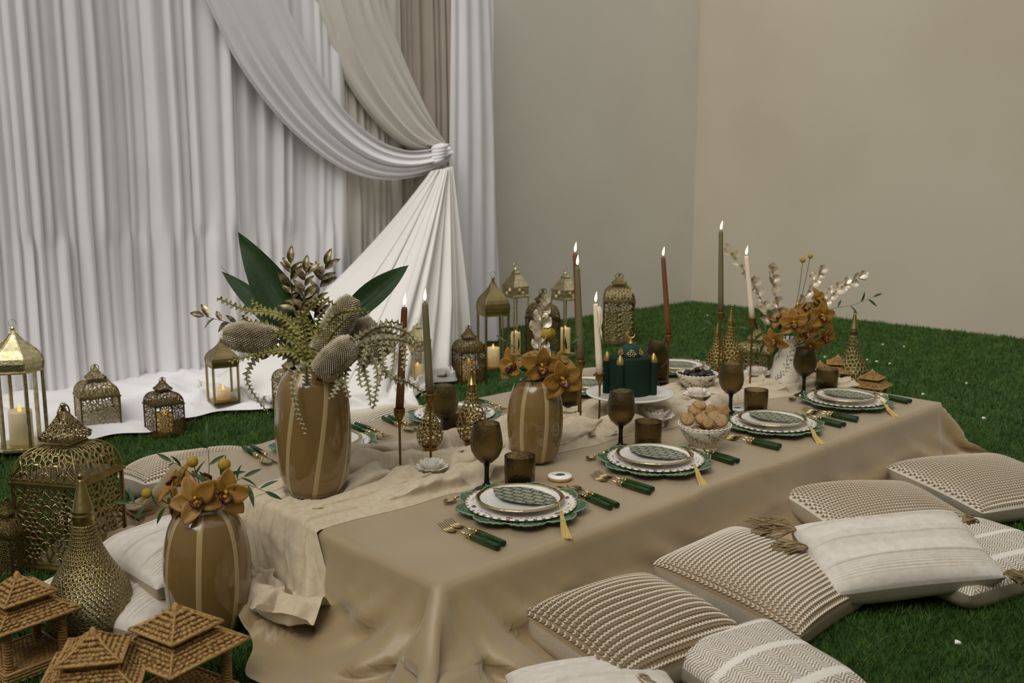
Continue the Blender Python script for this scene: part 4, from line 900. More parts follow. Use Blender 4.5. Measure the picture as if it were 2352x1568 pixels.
candlestick('k1', .190, (929, 705), 'wax_r', 'rust taper leftmost on the table')
candlestick('k2', .222, (976, 695), 'wax_o', 'olive taper beside the leftmost rust one')
candlestick('k3', .216, (1326, 612), 'wax_o', 'olive taper right of the amber orchid vase')
candlestick('k4', .235, (1321, 582), 'wax_r', 'rust taper half hidden behind an olive one')
kw = candlestick('k5', .186, (1368, 697), 'wax_w', 'ivory taper with wax drips left of the cake')
candlestick('k6', .213, (1523, 590), 'wax_r', 'rust taper right of the cake')
candlestick('k7', .290, (1656, 530), 'wax_o', 'tallest olive taper near the brass bottles')
candlestick('k8', .283, (1714, 588), 'wax_w', 'ivory taper left of the white jug')
p5 = ITEM['k5'][0]; b5 = Vector((p5.x, p5.y, ZT)); dr = MB(); d5 = dep(b5+Vector((0, 0, .3)))
dr.tube([atd(x, y, d5)-b5 for x, y in ((1375, 703), (1380, 712), (1382, 735), (1379, 752), (1381, 765), (1383, 780))], [.004, .005, .0042, .0025, .0035, .001], 7)
dr.tube([atd(x, y, d5-.004)-b5 for x, y in ((1374, 705), (1377, 722), (1377, 748), (1376, 760))], [.004, .005, .003, .001], 7).build('wax_drip', MT['wax_w'], kw)
# ------------------------------------------------------------------ vases
def prof_vase(o, prof, nst, tw, lobes=.0, stripe=.0065, a0=0.):
    P_ = smooth_path([(r, z, 0) for r, z in prof], 6); pr = [(v.x, v.y) for v in P_]
    full = [(0, 0)]+pr+[(pr[-1][0]-.006, pr[-1][1]-.001)]+[(max(.01, r-.006), z) for r, z in pr[::-1] if z > .03]+[(0, .03)]
    MB().lathe(full, 72, sc=lambda a, z: 1-lobes*abs(math.cos((a-a0)*nst/2))**10).build('body', MT['vase'], o)
    for k in range(nst):
        a = a0+2*math.pi*k/nst; rows = []
        for r, z in pr:
            b = a+tw*z; rr = r+.0012; w_ = stripe/rr
            rows.append([(rr*math.cos(b+q*w_)*(1 if abs(q) < .9 else .992), rr*math.sin(b+q*w_)*(1 if abs(q) < .9 else .992), z) for q in (-1, -.5, 0, .5, 1)])
        MB().grid(rows).build('stripe', MT['vase_line'], o)
p = ITEM['tall'][0]; tall = thing('striped_vase', 'tallest amber glazed vase with cream stripes on the table holding banksias', 'vase', (p.x, p.y, ZT))
prof_vase(tall, [(.060, 0), (.078, .02), (.093, .07), (.0985, .14), (.0985, .20), (.094, .26), (.083, .305), (.066, .328), (.060, .337), (.061, .342)], 7, 1.6, a0=math.radians(235))
p = ITEM['mid'][0]; mid = thing('striped_vase', 'smaller amber glazed striped vase with orchids in the middle of the table', 'vase', (p.x, p.y, ZT))
prof_vase(mid, [(.052, 0), (.064, .012), (.076, .05), (.0825, .10), (.083, .14), (.078, .185), (.064, .225), (.050, .24), (.046, .243)], 7, .5, a0=math.radians(245))
FV = Vector(G(484, 1452)); fv = thing('striped_vase', 'amber glazed striped vase with orchids standing on the grass', 'vase', (FV.x, FV.y, .006))
prof_vase(fv, [(.060, 0), (.078, .018), (.093, .07), (.0995, .13), (.0995, .18), (.092, .235), (.075, .28), (.053, .302), (.046, .306)], 7, .5, a0=math.radians(228))
# ------------------------------------------------------------------ painted ceramics
def sprigs(o, fn, specs, seed):                 # painted leaves on a surface fn(angle, height)
    rs = random.Random(seed); m = MB()
    for (a0, z0, a1, z1, nl) in specs:
        pts = [fn(a0+(a1-a0)*t+.04*math.sin(t*5), z0+(z1-z0)*t) for t in [i/8 for i in range(9)]]; m.tube([q[0] for q in pts], .0006, 4)
        for k in range(nl):
            t = (k+.6)/nl; s = -1 if k % 2 else 1; q, n_, ta, tz = fn(a0+(a1-a0)*t+.04*math.sin(t*5), z0+(z1-z0)*t)
            ang = math.atan2(z1-z0, (a1-a0)*.06)+s*rs.uniform(.5, 1.1); d = ta*math.cos(ang)+tz*math.sin(ang); sd = n_.cross(d); ln = rs.uniform(.007, .0115)
            m.octa(q+d*ln*.9+n_*.0002, d*ln*.8, sd*.0019, n_*.0006)
    m.build('painted_leaves', MT['paint'], o)
def lathe_fn(prof):
    zs = [z for _, z in prof]; rs_ = [r for r, _ in prof]
    def fn(a, z):
        r = float(np.interp(z, zs, rs_)); dr_ = (float(np.interp(z+.002, zs, rs_))-float(np.interp(z-.002, zs, rs_)))/.004
        ta = Vector((-math.sin(a), math.cos(a), 0)); tz = Vector((dr_*math.cos(a), dr_*math.sin(a), 1)).normalized(); return Vector((r*math.cos(a), r*math.sin(a), z)), ta.cross(tz), ta, tz
    return fn
FA = math.atan2(-CH, -SH)                        # angle facing the viewer's side
def bowl(label, loc, rr, h, seed):
    o = thing('footed_bowl', label, 'bowl', loc, group='painted footed bowls'); f_ = rr*.52
    out = [(f_, 0), (f_, h*.10), (f_*.92, h*.17), (f_*1.15, h*.26), (rr*.80, h*.55), (rr*.95, h*.85), (rr, h)]
    MB().lathe([(0, 0)]+out+[(rr*.97, h), (rr*.91, h*.85), (rr*.75, h*.55), (f_*.9, h*.30), (0, h*.26)], 60).build('body', MT['ceramic'], o)
    MB().tube([(rr*.985*math.cos(a), rr*.985*math.sin(a), h+.0015*math.sin(a*30)) for a in [2*math.pi*i/180 for i in range(181)]], .0022, 6, False).build('beaded_rim', MT['ceramic'], o)
    sprigs(o, lathe_fn(out), [(FA-1.3, h*.88, FA-.5, h*.52, 8), (FA-.75, h*.6, FA-.05, h*.40, 7), (FA-.2, h*.86, FA+.5, h*.5, 8), (FA+.2, h*.55, FA+.75, h*.85, 7), (FA+.8, h*.5, FA+1.3, h*.85, 6), (FA+2, h*.8, FA+2.6, h*.5, 6), (FA+3, h*.5, FA+3.6, h*.8, 6)], seed); return o
B1 = at(1617, 1031, T); bowl('cream painted bowl of biscuits at the front of the table', (B1.x, B1.y, T), .083, .080, 1)
B2 = ITEM['dates'][0]; bowl('cream painted bowl of dark dates behind the biscuit bowl', (B2.x, B2.y, ZT), .081, .073, 2)
def biscuit():
    o = thing('biscuit', '', 'biscuit', group='biscuits in the bowl')
    MB().lathe([(0, 0), (.019, .001), (.0215, .005), (.0215, .013), (.0185, .018), (.012, .0195), (0, .0195)], 48, sc=lambda a, z: 1+.035*math.sin(16*a)).build('crust', MT['cookie'], o)
    m = MB()
    for k in range(6): a = k*math.pi/3; m.ell((.008*math.cos(a), .008*math.sin(a), .0195), (.0055, .0022, .0012), 8, 5, Matrix.Rotation(a, 3, 'Z'))
    m.build('stamped_flower', MT['cookie'], o); return o
bc = biscuit(); bd = dep(B1+Vector((0, 0, .08)))
BIS = [((1579, 962), -.035, .95, 'leftmost patterned biscuit against the bowl rim'), ((1612, 962), .0, .6, 'biscuit behind the small front one in the bowl'), ((1626, 970), -.035, 1.0, 'small front biscuit facing the table edge'), ((1656, 966), -.02, .9, 'patterned biscuit at the right front of the bowl'), ((1596, 943), .02, .45, 'biscuit left of centre in the upper row'), ((1606, 931), .03, .3, 'topmost biscuit of the pile'), ((1634, 944), .02, 1.3, 'fluted biscuit standing on edge at the pile centre'), ((1661, 943), .02, 1.35, 'rightmost fluted biscuit on edge in the upper row'), ((1641, 957), .0, .5, 'biscuit wedged low in the middle of the pile')]
for i, ((x, y), dd, tl_, lb) in enumerate(BIS):
    q = atd(x, y, bd+dd); ax = basis(Vector((0, 0, math.cos(tl_)))+(TOCAM+RIGHT*R(-.5, .5))*math.sin(tl_)); q = q-ax @ Vector((0, 0, .01))
    if i == 0: o = bc
    else: o = copy_tree(bc)
    o['label'] = lb; o.location = q; o.rotation_euler = ax.to_euler()
    if i == 2: o.scale = (.85,)*3
for k in range(5):
    a = k*1.25; q = B1+Vector((.030*math.cos(a), .030*math.sin(a), .048)); o = copy_tree(bc); o['label'] = 'biscuit lying low inside the front bowl under the visible pile'; o.location = q; o.rotation_euler = (.3*math.cos(a), .3*math.sin(a), a)
rd_ = random.Random(12)
for k in range(17):
    a = k*2.4; rr = .018*math.sqrt(k)*.93; q = B2+Vector((rr*math.cos(a), rr*math.sin(a), .072+.024*(1-rr/.075)+rd_.uniform(-.004, .006)-.006)); m = MB()
    m.lathe([(0, -.019), (.007, -.017), (.0108, -.008), (.0115, .003), (.009, .013), (.004, .018), (0, .019)], 14, sc=lambda b, z: 1+.14*math.sin(3*b+z*260+k)+.08*math.sin(7*b-z*400))
    m.xf(basis((rd_.uniform(-1, 1), rd_.uniform(-1, 1), rd_.uniform(-.3, .4))).to_4x4())
    tag(m.build('date', MT['date'], loc=q), 'wrinkled dark date heaped in the painted bowl', 'date', 'dates in the painted bowl')
# jug
J = ITEM['jug'][0]; jug = thing('jug', 'white jug painted with olive sprigs holding orchids at the far table end', 'jug', (J.x, J.y, ZT)); jp = [(.064, 0), (.066, .004), (.062, .04), (.054, .09), (.046, .14), (.042, .165), (.043, .185), (.0455, .195)]
MB().lathe([(0, 0)]+jp+[(.043, .195), (.039, .165), (.05, .08), (.058, .02), (0, .012)], 48, sc=lambda a, z: 1+.16*max(0, (z-.165)/.03)*max(0, math.cos(a-FA+1.2))**6).build('body', MT['ceramic'], jug)
hd = [RIGHT*.045+Vector((0, 0, .165)), RIGHT*.075+Vector((0, 0, .175)), RIGHT*.094+Vector((0, 0, .14)), RIGHT*.088+Vector((0, 0, .085)), RIGHT*.058+Vector((0, 0, .05))]
MB().tube(smooth_path(hd, 6), .0065, 10).build('handle', MT['ceramic'], jug)
sprigs(jug, lathe_fn(jp), [(FA-1.2, .01, FA-.6, .06, 7), (FA-.9, .03, FA-.1, .09, 9), (FA-.5, .08, FA+.15, .16, 9), (FA+.0, .10, FA+.6, .175, 8), (FA+.3, .02, FA+.9, .08, 7), (FA+.9, .08, FA+1.4, .15, 6), (FA-1.3, .10, FA-.9, .16, 5)], 5)
fnj = lathe_fn(jp); ink = MB(); xx = FA-.18
for ch in range(7):
    if ch == 4: xx += .10; continue
    ink.tube([fnj(xx+.008*q*5, .018+z)[0]*1.004 for q, z in ((0, 0), (.3, .007), (.6, .001), (1., .005), (1.4, .001))], .00045, 4); xx += .062
ink.build('script_print', MT['printink'], jug)
# lotus holders
def lotus(label, key, r, seed, mat='lotus'):
    p, _ = ITEM[key]; o = thing('lotus_candle_holder', label, 'candle holder', (p.x, p.y, ZT+.004), group='white lotus candle holders'); rs = random.Random(seed)
    MB().lathe([(0, 0), (r*.42, 0), (r*.45, r*.12), (r*.36, r*.22), (r*.5, r*.32), (r*.3, r*.42), (0, r*.40)], 28).build('foot', MT[mat], o)
    for ring, (n, ln, up, z0) in enumerate(((12, 1.0, .30, .26), (11, .85, .62, .32), (9, .62, 1.0, .36), (7, .40, 1.4, .38))):
        me = None
        for k in range(n):
            a = 2*math.pi*(k+.5*ring)/n
            if me is None:
                rows = []
                for i in range(6):
                    t = i/5; w_ = r*.23*math.sin(math.pi*(.12+.80*t))**.8; x = r*(.12+ln*.88*t*math.cos(up*(.6+.5*t))); z = r*(z0+ln*t*math.sin(up*(.55+.5*t))); rows.append([(x-abs(s)*.02*r, w_*s, z+abs(s)**2*r*.06) for s in (-1, -.5, 0, .5, 1)])
                me = MB().grid(rows).mesh('petal')
            obj('petal', me, MT[mat], o, rot=(0, 0, a+rs.uniform(-.08, .08)), sol=.0012)
    return o
lotus('small white lotus candle holder at the foot of the left tapers', 'lo1', .050, 1); lotus('largest white lotus holder behind the smoked tumbler near the biscuits', 'lo2', .068, 2)
lotus('white lotus holder between the cake stand and the date bowl', 'lo3', .055, 3); lotus('white lotus holder beside the foot of the white jug', 'lo4', .062, 4)
# iced favours
for (x, y, lb) in ((1286, 1100, 'round white iced favour with a green motif beside the nearest setting'), (1693, 944, 'round white iced favour left of the third smoked tumbler'), (1163, 1040, 'round white iced favour behind the amber orchid vase')):
    p = at(x, y, T); o = thing('iced_favour', lb, 'favour', (p.x, p.y, T), group='iced favours')
    MB().lathe([(0, 0), (.033, 0), (.034, .002), (.034, .007), (0, .007)], 36).build('wood_base', MT['wood'], o); MB().lathe([(0, .007), (.034, .007), (.0345, .010), (.033, .0125), (0, .013)], 36).build('icing', MT['icing'], o)
    mo = [(-.014, -.004), (-.006, .008), (.006, .010), (.014, .004), (.013, -.006), (.0, -.010), (-.008, -.009)]; c_ = MB().add([(a, b, .0142) for a, b in mo]+[(a, b, .0128) for a, b in mo], [tuple(range(6, -1, -1))]+[(i, (i+1) % 7, 7+(i+1) % 7, 7+i) for i in range(7)]); c_.tube([(-.014, -.004, .0135), (-.022, .004, .0135)], .0006, 4)
    c_.xf(Matrix.Rotation(-HEAD, 4, 'Z')).build('green_motif', MT['icing_g'], o, False)
# ------------------------------------------------------------------ cake
S = ITEM['stand'][0]; st = thing('cake_stand', 'white pedestal cake stand in the middle of the table', 'cake stand', (S.x, S.y, ZT)); hs_ = .104
MB().lathe([(0, hs_-.008), (.135, hs_-.006), (.148, hs_-.001), (.150, hs_+.004), (.146, hs_+.005), (.132, hs_+.001), (0, hs_+.001)], 64).build('plate', MT['porcelain'], st)
MB().lathe([(0, 0), (.058, 0), (.060, .004), (.044, .02), (.028, .05), (.024, .075), (.035, hs_-.007), (0, hs_-.007)], 40).build('pedestal', MT['porcelain'], st)
ck = thing('cake', 'dark green cake with a domed top, gold-tipped towers and gold crescent', 'cake', (S.x, S.y, ZT+hs_+.002))
MB().lathe([(0, 0), (.071, 0), (.0725, .003), (.0725, .122), (.070, .127), (.064, .128), (0, .128)], 64).build('tier', MT['cake'], ck)
MB().lathe([(.0365, 0), (.037, .006), (.034, .022), (.026, .035), (.014, .042), (0, .044)], 40, (0, 0, .127)).build('dome', MT['cake_top'], ck)
RA = math.atan2(RIGHT.y, RIGHT.x)
for a in (176, 238, -18, 62):
    b = RA+math.radians(a); x, y = .079*math.cos(b), .079*math.sin(b); tw = MB().lathe([(0, 0), (.0128, 0), (.0132, .002), (.0132, .108), (.0125, .110), (0, .110)], 24, (x, y, 0)).build('tower', MT['cake'], ck)
    MB().lathe([(0, 0), (.0115, .0), (.0128, .004), (.0118, .012), (.008, .022), (.003, .031), (0, .034)], 24, (x, y, .1095)).build('gold_tip', MT['goldleaf'], ck)
for a in (205, 268, 330, 30, 90, 150):
    b = RA+math.radians(a); cx, cy = math.cos(b), math.sin(b); n_ = Vector((cx, cy, .35)).normalized(); c0 = Vector((cx*.0375, cy*.0375, .141)); Mb = basis(n_, (-cy, cx, 0)); md = MB()
    for (u, v, r_) in ((0, 0, .0045), (-.008, .001, .004), (.008, .001, .004), (-.004, .007, .0038), (.005, .007, .0038), (0, .010, .003), (-.006, -.006, .004), (.006, -.006, .004), (-.013, -.001, .003), (.013, -.001, .003)):
        md.tube([c0+Mb @ Vector((u+r_*math.cos(t), v+r_*math.sin(t), .001)) for t in [2*math.pi*i/12 for i in range(13)]], .0010, 5, False)
    md.build('gold_medallion', MT['goldleaf'], ck)
MB().lathe([(0, 0), (.0085, .0), (.0085, .003), (.005, .004), (.006, .008), (.003, .011), (.0035, .016), (0, .018)], 16, (0, 0, .170)).build('gold_finial', MT['goldleaf'], ck)
cr_ = []; nn = 22
for i in range(nn+1):
    t = math.radians(100)+math.radians(255)*i/nn; cr_.append((t, .0042*math.sin(math.pi*i/nn)**.7+.0003))
MB().tube([RIGHT*(.013*math.cos(t+.25))+Vector((0, 0, .201+.013*math.sin(t+.25))) for t, _ in cr_], [r_ for _, r_ in cr_], 10).build('gold_crescent', MT['goldleaf'], ck)
# serving pieces and gilt scraps beside the cake
for i, (x, y, rz_, lb) in enumerate(((1578, 912, .9, 'gold serving spoon half under the cake stand'), (1592, 906, .75, 'gold serving fork beside the cake stand spoon'))):
    p = at(x, y, T+.02); o = thing('serving_spoon' if i == 0 else 'serving_fork', lb, 'cutlery', (p.x, p.y, T+.022), 0); m = spoon_bowl(.05, .014, .03); m.tube([(0, -.09, .0), (0, -.02, .003), (0, .034, .001)], [.006, .004, .003], 8); m.xf(Matrix.Rotation(rz_-HEAD+.6, 4, 'Z')).build('blade' , MT['gold'], o)
# ------------------------------------------------------------------ flowers and foliage
def leaf_mesh(name, L_=1., W_=.3, bend=.15, fold=.12, n=9, pk=.45, wav=0.):
    rows = []
    for i in range(n+1):
        t = i/n; w_ = W_/2*(math.sin(math.pi*t**(math.log(.5)/math.log(pk)))**.85 if 0 < t < 1 else 0); z = -bend*L_*t*t
        rows.append([(L_*t, w_*s, z+abs(s)*fold*w_*2+wav*math.sin(t*9+s*2)*W_) for s in (-1, -.5, 0, .5, 1)])
    m = MB().grid(rows); return m.mesh(name)
LM = dict(rus=leaf_mesh('leaf', 1, .42, .18, .22), nar=leaf_mesh('leaf', 1, .22, .25, .15), rnd=leaf_mesh('leaf', 1, .85, -.25, .3, pk=.5, wav=.03), big=leaf_mesh('leaf', 1, .30, -.04, .18, 16, .42, .03), big2=leaf_mesh('leaf', 1, .24, .05, .22, 16, .5, .03), lan=leaf_mesh('leaf', 1, .17, .2, .1))
def add_leaf(o, origin, p, d, up, L_, kind, mat, W=1.):
    M3 = basis(Vector(up)-Vector(d)*Vector(up).dot(Vector(d))/max(1e-9, Vector(d).length_squared), d); me = LM[kind].copy() if False else LM_m(kind, mat)
    c = obj('leaf', me, MT[mat], o, loc=Vector(p)-origin, rot=M3.to_euler()); c.scale = (L_, L_*W, L_); return c
_lm = {}
def LM_m(kind, mat):
    if (kind, mat) not in _lm: _lm[(kind, mat)] = LM[kind].copy()
    return _lm[(kind, mat)]
def sprig(name, label, path, nl, ll, kind, mat, stem='stem', r=.0015, spread=.9, group=None, cat='sprig', seed=1, start=.25, W=1., tipl=True):
    rs = random.Random(seed); P_ = smooth_path(path, 6); o0 = P_[0]; o = thing(name, label, cat, o0, group=group)
    MB().tube([p-o0 for p in P_], [r*(1-.6*i/len(P_)) for i in range(len(P_))], 5).build('stem', MT[stem], o); m = len(P_)-1
    for k in range(nl):
        t = start+(1-start)*(k+.5)/nl; i = min(m-1, int(t*m)); p = P_[i]; tn = (P_[i+1]-P_[i]).normalized(); sd = tn.cross(TOCAM).normalized()*(1 if k % 2 else -1)
        sd = (sd+TOCAM*rs.uniform(-.8, .9)).normalized(); d = (tn*(1-spread*.5)+sd*spread).normalized(); add_leaf(o, o0, p, d, TOCAM*rs.uniform(.2, 1)+Vector((0, 0, 1))*rs.uniform(.3, 1)+RIGHT*rs.uniform(-.6, .6), ll*rs.uniform(.75, 1.15)*(1.1-.35*t), kind, mat, W)
    if tipl: add_leaf(o, o0, P_[-1], (P_[-1]-P_[-3]).normalized(), TOCAM+Vector((0, 0, .5)), ll*.8, kind, mat, W)
    return o
def big_leaf(label, base, tip, d, dd0, dd1, kind, W, up):
    a, b = atd(*base, d+dd0), atd(*tip, d+dd1); o = thing('broad_leaf', label, 'leaf', a); v = b-a
    st_ = v.normalized(); L_ = v.length; c = add_leaf(o, a, a, st_, up, L_, kind, 'leaf_dk', W); c.name = 'blade'
    MB().tube([(0, 0, 0), v*.5+up*(.004), v*.95], [.0025, .0018, .0005], 5).build('midrib', MT['leaf'], o); return o
def zigzag(label, path, mat, seed, sz=.0095, group='zigzag strands in the tall bouquet'):
    rs = random.Random(seed); P_ = smooth_path(path, 10); o0 = P_[0]; o = thing('zigzag_strand', label, 'foliage', o0, group=group); Q = [p-o0 for p in P_]
    MB().tube(Q, .0011, 4).build('stem', MT['stem'], o); m = MB(); acc = 0; step = .0066; s = 1; tw = rs.uniform(-.6, .6)
    tot = sum((Q[i+1]-Q[i]).length for i in range(len(Q)-1)); run = 0
    for i in range(len(Q)-1):
        seg = (Q[i+1]-Q[i]).length; tn = (Q[i+1]-Q[i]).normalized(); acc += seg; run += seg
        while acc > step:
            acc -= step; f_ = run/tot
            if f_ < .12: continue
            s = -s; p = Q[i+1]-tn*acc; sd = tn.cross(TOCAM+RIGHT*tw+Vector((0, 0, .25*math.sin(run*40)))).normalized()*s; n_ = tn.cross(sd).normalized(); k = 1.5*sz*rs.uniform(.85, 1.15)*(1.0-.45*max(0, f_-.6)/.4)
            m.add([p-tn*k*.62, p+tn*k*.62, p+sd*k*1.05+tn*k*.25+n_*k*rs.uniform(-.1, .5), p+sd*k*.42+n_*k*.28], [(0, 1, 3), (1, 2, 3), (2, 0, 3)])
    m.build('leaflets', MT[mat], o, False, kind='stuff'); return o
def banksia(label, a, b, r, d, dda, ddb, stem_to, seed):
    A, B = atd(*a, d+dda), atd(*b, d+ddb); ax = (B-A); L_ = ax.length; o = thing('banksia', label, 'flower', A, group='banksia heads in the tall vase'); Mb = basis(ax); rs = random.Random(seed)
    def rad(t): return r*max(.05, (1-abs(2*t-.92)**2.6*(.75 if t > .46 else .55)))**.5
    MB().lathe([(0, 0)]+[(rad(t)*.88, t*L_) for t in [i/12 for i in range(1, 12)]]+[(0, L_)], 16).xf(Mb.to_4x4()).build('core', MT['banksia'], o); m = MB(); n = 1150
    for k in range(n):
        t = .02+.97*k/n; a_ = k*2.39996; rr = rad(t); e = Vector((math.cos(a_), math.sin(a_), 0)); nz = (e+Vector((0, 0, .25+1.3*max(0, t-.7)-.5*max(0, .25-t)))).normalized(); p = e*rr*.9+Vector((0, 0, t*L_)); tx = nz.orthogonal().normalized(); ty = nz.cross(tx)
        m.octa(Mb @ p, Mb @ (tx*.0032), Mb @ (ty*.0017), Mb @ (nz*(r*.15)*rs.uniform(.5, 1.4)))
    m.build('bristles', MT['bristle'], o, kind='stuff'); MB().tube(smooth_path([Vector((0, 0, 0)), (stem_to-A)*.5-ax*.15, stem_to-A], 5), .004, 6).build('stem', MT['stem'], o); return o
# orchid parts shared by all blooms
def petal_mesh(L_, W_, cup, back):
    rows = []
    for i in range(9):
        t = i/8; w_ = W_/2*math.sin(math.pi*(.06+.90*t)**.8)**.75 if t < 1 else .0008; rows.append([(L_*t, w_*s, L_*(.10*math.sin(t*2.4)+back*t*t)+cup*abs(s)**2*w_*(1.2-t)+.0012*math.sin(7*t+3*s)) for s in (-1, -.6, -.2, .2, .6, 1)])
    return MB().grid(rows).mesh('petal')
OP = dict(sep=petal_mesh(.052, .036, .55, -.06), pet=petal_mesh(.050, .040, .45, .10))
lm_ = MB(); lm_.grid([[(x, y, z) for x, y, z in ((-.009*w_, 0, .004+.012*t), (-.008*w_, -.006*t-.003, .006+.018*t), (0, -.010*t-.004, .003+.020*t), (.008*w_, -.006*t-.003, .006+.018*t), (.009*w_, 0, .004+.012*t))] for t, w_ in ((0, .6), (.35, 1.), (.7, 1.15), (1., 1.))])
OP['lip'] = lm_.mesh('lip')
OP['mar'] = MB().tube(smooth_path([(-.0095, .0, .016), (-.009, -.008, .022), (0, -.0155, .0225), (.009, -.008, .022), (.0095, 0, .016)], 5), [.002]+[.0032]*19+[.002], 6).mesh('lip_margin')
OP['col'] = MB().tube(smooth_path([(0, .001, .0), (0, .006, .008), (0, .003, .017)], 5), [.003]*4+[.0036]*5+[.0028]*2, 8).mesh('column')
OP['thr'] = MB().ell((0, -.004, .013), (.0045, .004, .005), 10, 7).mesh('callus')
def orchid(label, pos, face, roll, sc, stem_to, group):
    sc *= 1.12
    M3 = basis(face, RIGHT) @ Matrix.Rotation(roll, 3, 'Z'); o = thing('orchid_bloom', label, 'orchid', pos, group=group); o.rotation_euler = M3.to_euler()
    for k, (kd, a) in enumerate((('sep', 90), ('pet', 20), ('pet', 160), ('sep', 218), ('sep', -38))):
        c = obj('petal', OP[kd], MT['orchid'], o, rot=(R(-.12, .12), R(-.35, .12), math.radians(a)+R(-.08, .08)), sol=.0006); c.scale = (sc,)*3
    for kd, nm, mt in (('lip', 'lip', 'lip'), ('mar', 'lip_margin', 'lipdk'), ('col', 'column', 'lip'), ('thr', 'callus', 'craspedia')):
        c = obj(nm, OP[kd], MT[mt], o); c.scale = (sc,)*3
    inv = M3.inverted(); e = inv @ (Vector(stem_to)-Vector(pos)); MB().tube(smooth_path([(0, 0, 0), (0, 0, -.012), e*.5+Vector((0, 0, -.012)), e], 5), .0022, 6).build('stem', MT['leaf'], o); return o
def ball(label, pos, r, foot, group='yellow ball flowers', lean=None):
    pos, foot = Vector(pos), Vector(foot); o = thing('ball_flower', label, 'flower', pos, group=group); MB().ell((0, 0, 0), (r, r, r), 20, 14).build('head', MT['craspedia'], o); MB().tube(smooth_path([(0, 0, 0), (foot-pos)*.4+RIGHT*.006, foot-pos], 6), .0013, 5).build('stem', MT['stem'], o); return o
# --- tall vase
TV = ITEM['tall'][0]; mouth = Vector((TV.x, TV.y, ZT+.335)); dT = dep(mouth); UPC = TOCAM*.85+Vector((0, 0, .5))
inn = lambda i=0: Vector((TV.x, TV.y, ZT+.22))+RIGHT*.012*((i*7) % 5-2)+TOCAM*.01*((i*3) % 5-2)
A_ = lambda x, y, dd=0.: atd(x, y, dT+dd)
big_leaf('tallest broad dark green leaf pointing up to the left from the banksia vase', (742, 850), (551, 536), dT, .02, .10, 'big', .84, UPC-RIGHT*.2)
big_leaf('broad dark green leaf reaching up to the right from the banksia vase', (755, 770), (938, 604), dT, .06, .12, 'big2', 1.02, UPC+RIGHT*.1)
big_leaf('narrow dark green leaf leftmost of the three in the banksia vase', (700, 800), (497, 602), dT, .08, .13, 'lan', 1.0, UPC)
sprig('gilded_sprig', 'gilded leaf sprig standing upright left of centre in the banksia vase', [inn(1), A_(705, 780, .02), A_(672, 690, .03), A_(668, 605, .03)], 13, .062, 'rus', 'leaf_gold', start=.45, seed=1, spread=.62, group='gilded sprigs')
sprig('gilded_sprig', 'gilded leaf sprig standing upright right of centre in the banksia vase', [inn(2), A_(720, 780, .03), A_(728, 690, .04), A_(748, 610, .04)], 12, .062, 'rus', 'leaf_gold', start=.45, seed=2, spread=.62, group='gilded sprigs')
sprig('gilded_sprig', 'gilded leaf sprig in the top centre between the two upright ones', [inn(3), A_(712, 790, .0), A_(700, 700, .0), A_(702, 625, .0)], 10, .060, 'rus', 'leaf_gold', start=.5, seed=3, spread=.6, group='gilded sprigs')
sprig('gilded_sprig', 'gilded leaf sprig reaching far left over the banksia head', [inn(4), A_(665, 800, -.01), A_(560, 752, .03), A_(470, 726, .04)], 8, .055, 'rus', 'leaf_gold', start=.55, seed=4, spread=.7, group='gilded sprigs')
sprig('gilded_sprig', 'short gilded sprig with a drooping leaf under the left banksia', [inn(0), A_(665, 805, -.03), A_(625, 808, -.03)], 2, .05, 'rus', 'leaf_gold', start=.75, seed=8, spread=.9, group='gilded sprigs')
banksia('grey banksia head lying leftmost in the tall vase', (640, 782), (512, 768), .041, dT, -.02, -.05, inn(1), 1)
banksia('grey banksia head standing upright at the right of centre', (735, 812), (812, 682), .041, dT, -.02, -.0, inn(2), 2)
banksia('grey banksia head in front low over the vase rim', (735, 858), (812, 782), .040, dT, -.07, -.10, inn(3), 3)
banksia('grey banksia head half hidden behind the upright one', (790, 800), (858, 735), .034, dT, .05, .07, inn(4), 4)
banksia('grey banksia head rightmost under the pale strands', (820, 822), (905, 775), .033, dT, -.02, -.02, inn(0), 5)
ZY = [[(712, 840), (690, 770), (640, 722), (565, 712), (498, 684)], [(712, 840), (680, 780), (620, 748), (572, 738), (555, 725)], [(700, 842), (668, 805), (600, 812), (528, 830)], [(715, 840), (690, 745), (735, 688), (772, 702)], [(722, 840), (745, 770), (775, 722), (845, 712)], [(716, 840), (676, 775), (652, 735), (600, 705), (575, 690)], [(714, 840), (700, 770), (690, 715), (700, 690)], [(718, 840), (722, 780), (705, 735), (680, 720)], [(716, 842), (735, 800), (730, 740), (745, 715)], [(706, 842), (660, 820), (600, 790), (560, 770)], [(702, 842), (690, 800), (650, 770), (610, 765)], [(720, 842), (745, 800), (770, 760), (795, 735)], [(690, 845), (650, 800), (595, 818), (566, 866), (590, 915), (618, 948)], [(704, 848), (690, 836), (673, 880), (680, 935), (702, 992)]]
ZL = ['yellow-green zigzag strand reaching highest to the far left', None, 'yellow-green zigzag strand lying lowest at the left', 'yellow-green zigzag strand arching over the bouquet top', 'yellow-green zigzag strand over the upright banksia', None, None, None, None, None, None, None, 'thin zigzag strand hanging down left of the tall vase', 'zigzag strand hanging down over the front of the tall vase']
for i, path in enumerate(ZY):
    dd = [-.02, -.05, -.09, -.06, -.08, .0, -.05, -.06, -.08, -.02, -.09, -.09, -.05, -.125][i]
    pts = [inn(i)]+[A_(x, y, dd*(k+1)/len(path) if i != 13 else -.115) for k, (x, y) in enumerate(path)]; zigzag(ZL[i] or 'yellow-green zigzag strand in the crowded middle of the bouquet', pts, 'zig_y' if i < 12 else 'zig_g', i, .0105 if i < 12 else .0085)
